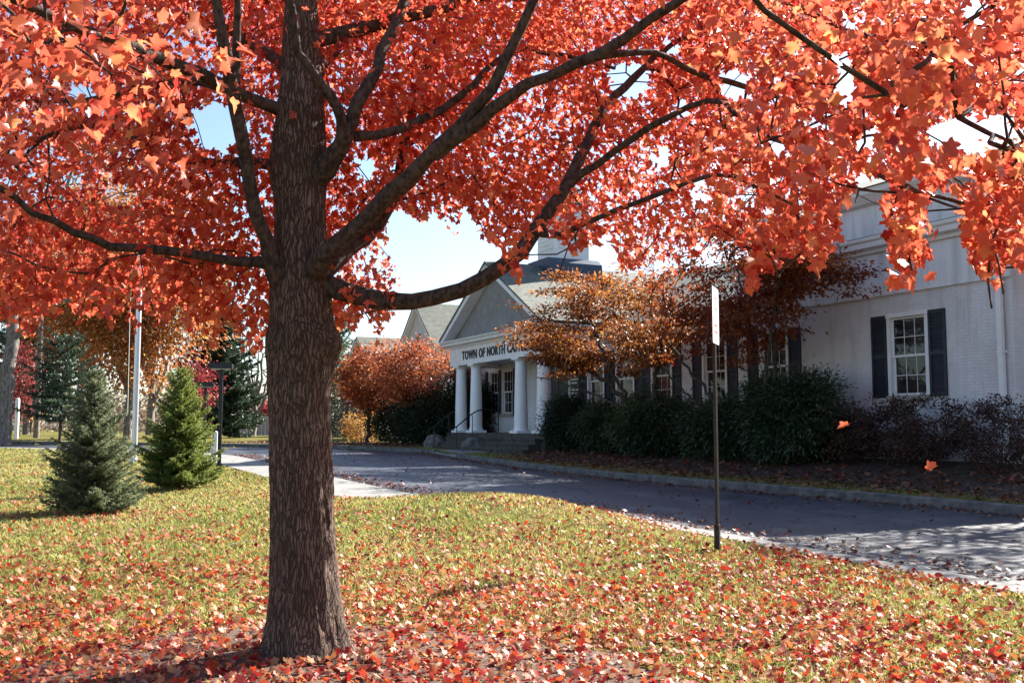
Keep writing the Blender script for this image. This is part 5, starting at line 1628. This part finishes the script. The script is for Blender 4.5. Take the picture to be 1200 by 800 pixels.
m = MB(); m.tube([(-0.26, 0.0, 1.6), (-0.30, 0.02, 5), (-0.22, 0, 9), (-0.06, 0, 11.9)], 0.009, 5); m.build('halyard', M_WHITELETTER, fl)

M_LAMPGLASS = simple('lamp_lens', (0.5, 0.48, 0.45), (0.6, 0.58, 0.55), rough=0.25)


def street_lamp(px, ytop, D, label):
    p = at(px, 548, D); z = float(Gxy(p[0], p[1])); H = at(px, ytop, D)[2] - z
    t = thing('street_lamp', label, 'street lamp', (p[0], p[1], z), R(8), 'shoebox street lamps by the walk')
    m = MB(); m.box(-0.055, 0.055, -0.055, 0.055, -0.05, H - 0.18); m.build('pole', M_BLACK, t, bevel=0.01)
    m = MB(); m.box(-0.10, 0.10, -0.10, 0.10, 0.0, 0.12); m.build('base', M_BLACK, t, bevel=0.015)
    m = MB(); m.prism([(-0.34, H - 0.18), (0.34, H - 0.18), (0.34, H - 0.03), (0.27, H), (-0.27, H), (-0.34, H - 0.03)], 1, -0.2, 0.2); m.build('lamp_head', M_BLACK, t)
    m = MB(); m.box(-0.28, 0.28, -0.15, 0.15, H - 0.205, H - 0.182); m.build('lens', M_LAMPGLASS, t)


street_lamp(256.5, 425, 30.5, 'taller dark shoebox street lamp right of the green spruce')
street_lamp(238.5, 448, 41, 'lower farther shoebox street lamp half hidden by the green spruce')

p = at(254, 540, 33); z = float(Gxy(p[0], p[1]))
wp_ = thing('marker_post', 'short white marker post beside the street lamp', 'post', (p[0] - 0.05, p[1], z))
m = MB(); m.box(-0.06, 0.06, -0.06, 0.06, -0.05, 1.0); m.prism([(-0.06, 1.0), (0.06, 1.0), (0, 1.06)], 1, -0.06, 0.06); m.build('post', M_WHITE, wp_)
p = at(18.5, 520, 62); z = float(Gxy(p[0], p[1]))
wp_ = thing('marker_post', 'white post in the far left background by the road', 'post', (p[0], p[1], z))
m = MB(); m.lathe([(0.13, -0.05), (0.13, 2.4), (0.10, 2.5), (0.0, 2.52)], 0, 0, 12); m.build('post', M_WHITE, wp_, smooth=True)
p = at(42, 520, 66); z = float(Gxy(p[0], p[1]))
up_ = thing('utility_pole', 'dark weathered utility pole in the far left background', 'pole', (p[0], p[1], z))
m = MB(); m.lathe([(0.2, -0.1), (0.17, 5), (0.14, 10.5)], 0, 0, 10); m.build('pole', M_GREYBARK, up_, smooth=True)
m = MB(); m.box(-1.1, 1.1, -0.26, -0.16, 9.6, 9.72); m.build('crossarm', M_GREYBARK, up_)

# sign post on the lawn
p = ground_at(843, 646); D = p[1]; sx_, sy_ = p[0], p[1]; z = float(Gxy(sx_, sy_))
H = at(841, 337, D)[2] - z
nrm = math.atan2(-0.36, 0.93)
sg = thing('sign_post', 'thin steel post with a white parking sign seen nearly edge-on', 'sign', (sx_, sy_, z), nrm + R(90))
M_POST = simple('dull_green_steel', (0.020, 0.023, 0.018), (0.048, 0.047, 0.040), rough=0.5, metal=0.4, scale=25)
m = MB()   # hat-section post, open side away from the sign
hat = [(-0.044, 0.0), (-0.044, 0.006), (-0.024, 0.006), (-0.018, 0.040), (0.018, 0.040), (0.024, 0.006), (0.044, 0.006), (0.044, 0.0), (0.020, 0.0), (0.015, 0.034), (-0.015, 0.034), (-0.020, 0.0)]
V = [(a, b, zz) for zz in (-0.1, H - 0.02) for a, b in hat]; n = len(hat)
m.add(V, [(i, (i + 1) % n, (i + 1) % n + n, i + n) for i in range(n)] + [tuple(range(n - 1, -1, -1)), tuple(range(n, 2 * n))])
m.build('post', M_POST, sg)
m = MB(); m.box(-0.052, 0.052, -0.01, 0.052, -0.1, 0.32); m.build('ground_sleeve', M_BLACK, sg, bevel=0.004)
zs0, zs1 = H - 0.70, H
pr = []
for cx_, cz_, a0 in ((0.19, zs1 - 0.035, 0), (-0.19, zs1 - 0.035, 90), (-0.19, zs0 + 0.035, 180), (0.19, zs0 + 0.035, 270)):
    for k in range(5):
        an = R(a0 + 22.5 * k); pr.append((cx_ + 0.035 * math.cos(an), cz_ + 0.035 * math.sin(an)))
m = MB(); m.prism(pr, 1, -0.0065, -0.0025)
M_SIGN = simple('reflective_white_sign', (0.80, 0.80, 0.78), (0.84, 0.84, 0.82), rough=0.35, spec=0.6)
pl = m.build('sign_panel', M_SIGN, sg)
M_RED = simple('sign_red', (0.45, 0.02, 0.02), (0.5, 0.03, 0.025), rough=0.4)
m = MB()
for k in range(28):       # small ring with a bar, red marks as on the panel
    a0, a1 = 2 * math.pi * k / 28, 2 * math.pi * (k + 1) / 28
    q = [(0.085 * math.cos(a0), 0.085 * math.sin(a0)), (0.085 * math.cos(a1), 0.085 * math.sin(a1)), (0.066 * math.cos(a1), 0.066 * math.sin(a1)), (0.066 * math.cos(a0), 0.066 * math.sin(a0))]
    m.prism([(a, b + zs1 - 0.2) for a, b in q], 1, -0.0085, -0.0067)
m.box(-0.12, 0.12, -0.0085, -0.0067, zs0 + 0.14, zs0 + 0.155); m.box(-0.12, 0.12, -0.0085, -0.0067, zs0 + 0.22, zs0 + 0.235)
m.build('sign_mark', M_RED, pl)
for zz in (zs0 + 0.08, zs1 - 0.08):
    m = MB(); m.tube([(0, -0.014, zz), (0, 0.045, zz)], 0.007, 8); m.build('bolt', M_ALU, sg)

# ---------------------------------------------------------------- grass blades
def lawn_mask(x, y, margin=0.0):
    a, t = at_of(x, y); n = near(t); ap = a - shift(t)
    ok = ap < n - 0.36 - margin
    sw = (t > 17.3) & (ap > n - 1.66)
    return ok & ~sw


def scatter(n, u0, u1, d0, d1, pw):
    """positions thinning with distance (density ~ D^-pw relative to even)"""
    s = rng.random(n)
    e = 2 - pw
    Dq = (d0 ** e + s * (d1 ** e - d0 ** e)) ** (1 / e) if abs(e) > 1e-3 else d0 * (d1 / d0) ** s
    u = rng.uniform(u0, u1, n)
    return u * Dq, Dq


def grass(n):
    x, y = scatter(n, -0.72, 0.68, 4.4, 55, 1.35)
    ok = lawn_mask(x, y); x, y = x[ok], y[ok]
    pat = vnoise(x * 1.1, y * 1.1, 81) * 0.6 + vnoise(x * 3.7, y * 3.7, 82) * 0.4
    mr = mulch_r(x, y)
    ok = (rng.random(len(x)) < sstep(0.22, 0.50, pat) * 0.9 + 0.1) & ((mr < -0.05) | (rng.random(len(x)) < 0.06))
    x, y, pat = x[ok], y[ok], pat[ok]
    z = Gxy(x, y); D = np.hypot(x, y)
    h = rng.uniform(0.022, 0.062, len(x)) * (0.7 + 0.6 * pat) * (1 + 0.015 * D); wd = 0.0035 * np.maximum(1, D / 7.5)
    az = rng.uniform(0, 6.283, len(x)); W = np.column_stack([np.cos(az), np.sin(az), 0 * az])
    ln = rng.normal(0, 0.55, (len(x), 2))
    P = np.column_stack([x, y, z - 0.004])
    tip = P + np.column_stack([ln[:, 0] * h, ln[:, 1] * h, h])
    mid = P + np.column_stack([ln[:, 0] * h * .3, ln[:, 1] * h * .3, h * .6])
    w3 = (W * wd[:, None])
    V = np.stack([P - w3, P + w3, mid + w3 * .8, tip, mid - w3 * .8], 1).reshape(-1, 3)
    F = (np.arange(len(x))[:, None] * 5 + np.arange(5)[None])
    tn = np.clip(rng.normal(0.48, 0.22, len(x)) + 0.5 * (0.5 - vnoise(x * 0.5 + 3, y * 0.5, 83)), 0, 1)
    o = link_mesh('grass', np_mesh('grass', V, F, np.repeat(tn, 5)), M_GRASS)
    tag(o, 'short yellow-green autumn grass of the lawn', 'grass', kind='stuff')
    print('grass', len(x))


grass(560000)


# ---------------------------------------------------------------- fallen leaves
def litter(name, label, x, y, z, size, mat, tilt=0.35, lift=0.012, kind='litter', tone=None):
    n = len(x)
    P = np.column_stack([x, y, z + lift * (0.4 + rng.random(n) * 1.6)])
    az = rng.uniform(0, 6.283, n)
    T = np.column_stack([np.cos(az), np.sin(az), rng.normal(0, tilt, n)])
    flip = np.where(rng.random(n) < 0.45, -1.0, 1.0)
    Nn = np.column_stack([rng.normal(0, tilt, n), rng.normal(0, tilt, n), np.ones(n)]) * flip[:, None]
    V, F, k = leaf_cloud(P, T, Nn, size, kind, rng.uniform(-0.6, 1.5, n) * 1.0)
    # none sinks below the turf
    V = V.reshape(n, k, 3)
    zmin = V[:, :, 2].min(1) - (P[:, 2] - 0.006)
    V[:, :, 2] -= np.minimum(0, zmin)[:, None]
    tn = rng.random(n) if tone is None else tone
    o = link_mesh(name, np_mesh(name, V.reshape(-1, 3), F, np.repeat(tn, k)), mat)
    return tag(o, label, 'leaves', kind='stuff')


n = 250000
x, y = scatter(n, -0.72, 0.70, 4.6, 50, 1.2)
a_, t_2 = at_of(x, y)
ok = lawn_mask(x, y, -0.12)
dT = np.hypot(x - TREE[0], y - TREE[1])
dens = 0.44 + 0.60 * np.exp(-(dT / 5.0) ** 2) + 0.40 * sstep(-1.0, 4.0, x) * np.exp(-((y - 8.5) / 5.0) ** 2)
dens *= 0.30 + 1.5 * vnoise(x * 0.75 + 4, y * 0.75, 91) ** 1.4 * (0.4 + 1.2 * vnoise(x * 2.9, y * 2.9, 92))
dens *= 1 - 0.35 * sstep(11.5, 17, y)
ok &= rng.random(n) < dens
x, y = x[ok], y[ok]
tone = np.clip(rng.random(len(x)) ** 0.9 - 0.12 * sstep(0.5, 3.5, x), 0, 1)
litter('fallen_leaves', 'red and orange maple leaves strewn over the lawn', x, y, Gxy(x, y), 0.026 + 0.045 * rng.random(len(x)) ** 1.6, M_LITTER, 0.55, 0.02, tone=tone)
print('litter', len(x))
# leaves and a little drift on the drive, thickest along its edges
n = 6500
t_2 = rng.uniform(-4, 40, n); s = rng.random(n)
a_ = np.where(s < 0.45, near(t_2) + 0.05 + np.abs(rng.normal(0, 0.5, n)), np.where(s < 0.85, far(t_2) - np.abs(rng.normal(0, 0.35, n)) - 0.02, rng.uniform(near(t_2), far(t_2), n)))
okk = a_ < far(t_2) - 0.05
a_, t_2 = a_[okk], t_2[okk]; x, y = xy(a_ + shift(t_2), t_2)
litter('road_leaves', 'dry leaves scattered over the drive and along its kerbs', x, y, zr(t_2) + 0.004, rng.uniform(0.035, 0.085, len(x)), M_BROWNLITTER, 0.35, 0.012)
n = 11000
t_2 = rng.uniform(6, 52, n); a_ = far(t_2) + 0.2 + rng.uniform(0, 3.1, n)
dn = 0.35 + 0.65 * vnoise(t_2 * 0.8, a_ * 1.2, 95)
okk = (rng.random(n) < dn) & ~((t_2 > 32) & (t_2 < 41.6)); a_, t_2 = a_[okk], t_2[okk]; x, y = xy(a_ + shift(t_2), t_2)
litter('bed_leaves', 'brown leaves lying over the bed under the shrubs', x, y, G(a_ + shift(t_2), t_2) + 0.022, rng.uniform(0.06, 0.12, len(x)), M_BROWNLITTER, 0.4, 0.015)
# thin grass on the verge behind the kerb
n = 26000
t_2 = rng.uniform(6, 60, n); a_ = far(t_2) + 0.2 + np.abs(rng.normal(0, 0.5, n)); okk = ~((t_2 > 35) & (t_2 < 38.7)); a_, t_2 = a_[okk] + shift(t_2[okk]), t_2[okk]
x, y = xy(a_, t_2); z = G(a_, t_2); h = rng.uniform(0.03, 0.09, len(x)); az = rng.uniform(0, 6.283, len(x)); W = np.column_stack([np.cos(az), np.sin(az), 0 * az]) * 0.009
P = np.column_stack([x, y, z]); V = np.stack([P - W, P + W, P + np.column_stack([rng.normal(0, .03, len(x)), rng.normal(0, .03, len(x)), h])], 1).reshape(-1, 3)
tag(link_mesh('verge_grass', np_mesh('verge_grass', V, np.arange(len(V)).reshape(-1, 3), np.repeat(rng.random(len(x)), 3)), M_GRASS), 'thin grass on the verge behind the kerb', 'grass', kind='stuff')

# leaves caught in the air as they fall
def one_leaf(px, py, D, T, Nn, size, label):
    p = at(px, py, D)
    V, F, k = leaf_cloud(np.zeros((1, 3)), np.array([T], float), np.array([Nn], float), np.array([size]), 'maple', 1.6)
    o = link_mesh('falling_leaf', np_mesh('falling_leaf', V, F, np.full(k, 0.8)), M_LEAF); o.location = p
    tag(o, label, 'leaf', 'leaves falling through the air')


one_leaf(994, 497, 6.5, (-0.9, 0.1, -0.2), (-0.2, -0.7, 0.8), 0.075, 'orange leaf falling in front of the big dark rhododendron')
one_leaf(1088, 550, 5.5, (0.6, 0.1, 0.7), (-0.6, -0.9, 0.35), 0.07, 'coral leaf falling in front of the sparse maroon shrubs')

# twigs and a bent root lying under the tree
def stick(name, label, pts, r0, mat, cat='twig'):
    P = []
    for (px, py) in pts:
        d = at(px, py, 10.0) - CAM
        # follow the ray down to the ground
        s = 0.3
        for _ in range(60):
            q = CAM + d * s
            s *= 1 + 0.6 * (q[2] - float(Gxy(q[0], q[1]))) / max(0.2, CAM[2])
        q = CAM + d * s; P.append([q[0], q[1], float(Gxy(q[0], q[1])) + 0.022 + r0])
    s = smooth_path(np.array(P), 0.04, 0.002)
    V, F = tube_arrays([(s, np.linspace(r0, r0 * 0.45, len(s)))], 7)
    b = V.mean(0); b[2] = V[:, 2].min()
    o = link_mesh(name, np_mesh(name, V - b, F, smooth=True), mat); o.location = b
    tag(o, label, cat)


stick('fallen_twig', 'pale bent twig on the mulch right of the maple trunk', [(546, 800), (556, 786), (566, 779), (572, 777)], 0.008, M_GREYBARK)
stick('fallen_twig', 'short curved twig on the mulch among red leaves', [(578, 790), (588, 787), (594, 780), (596, 776)], 0.006, M_GREYBARK)
stick('fallen_twig', 'long thin twig on the grass left of the maple trunk', [(268, 641), (282, 638), (296, 635), (316, 631)], 0.009, M_GREYBARK)
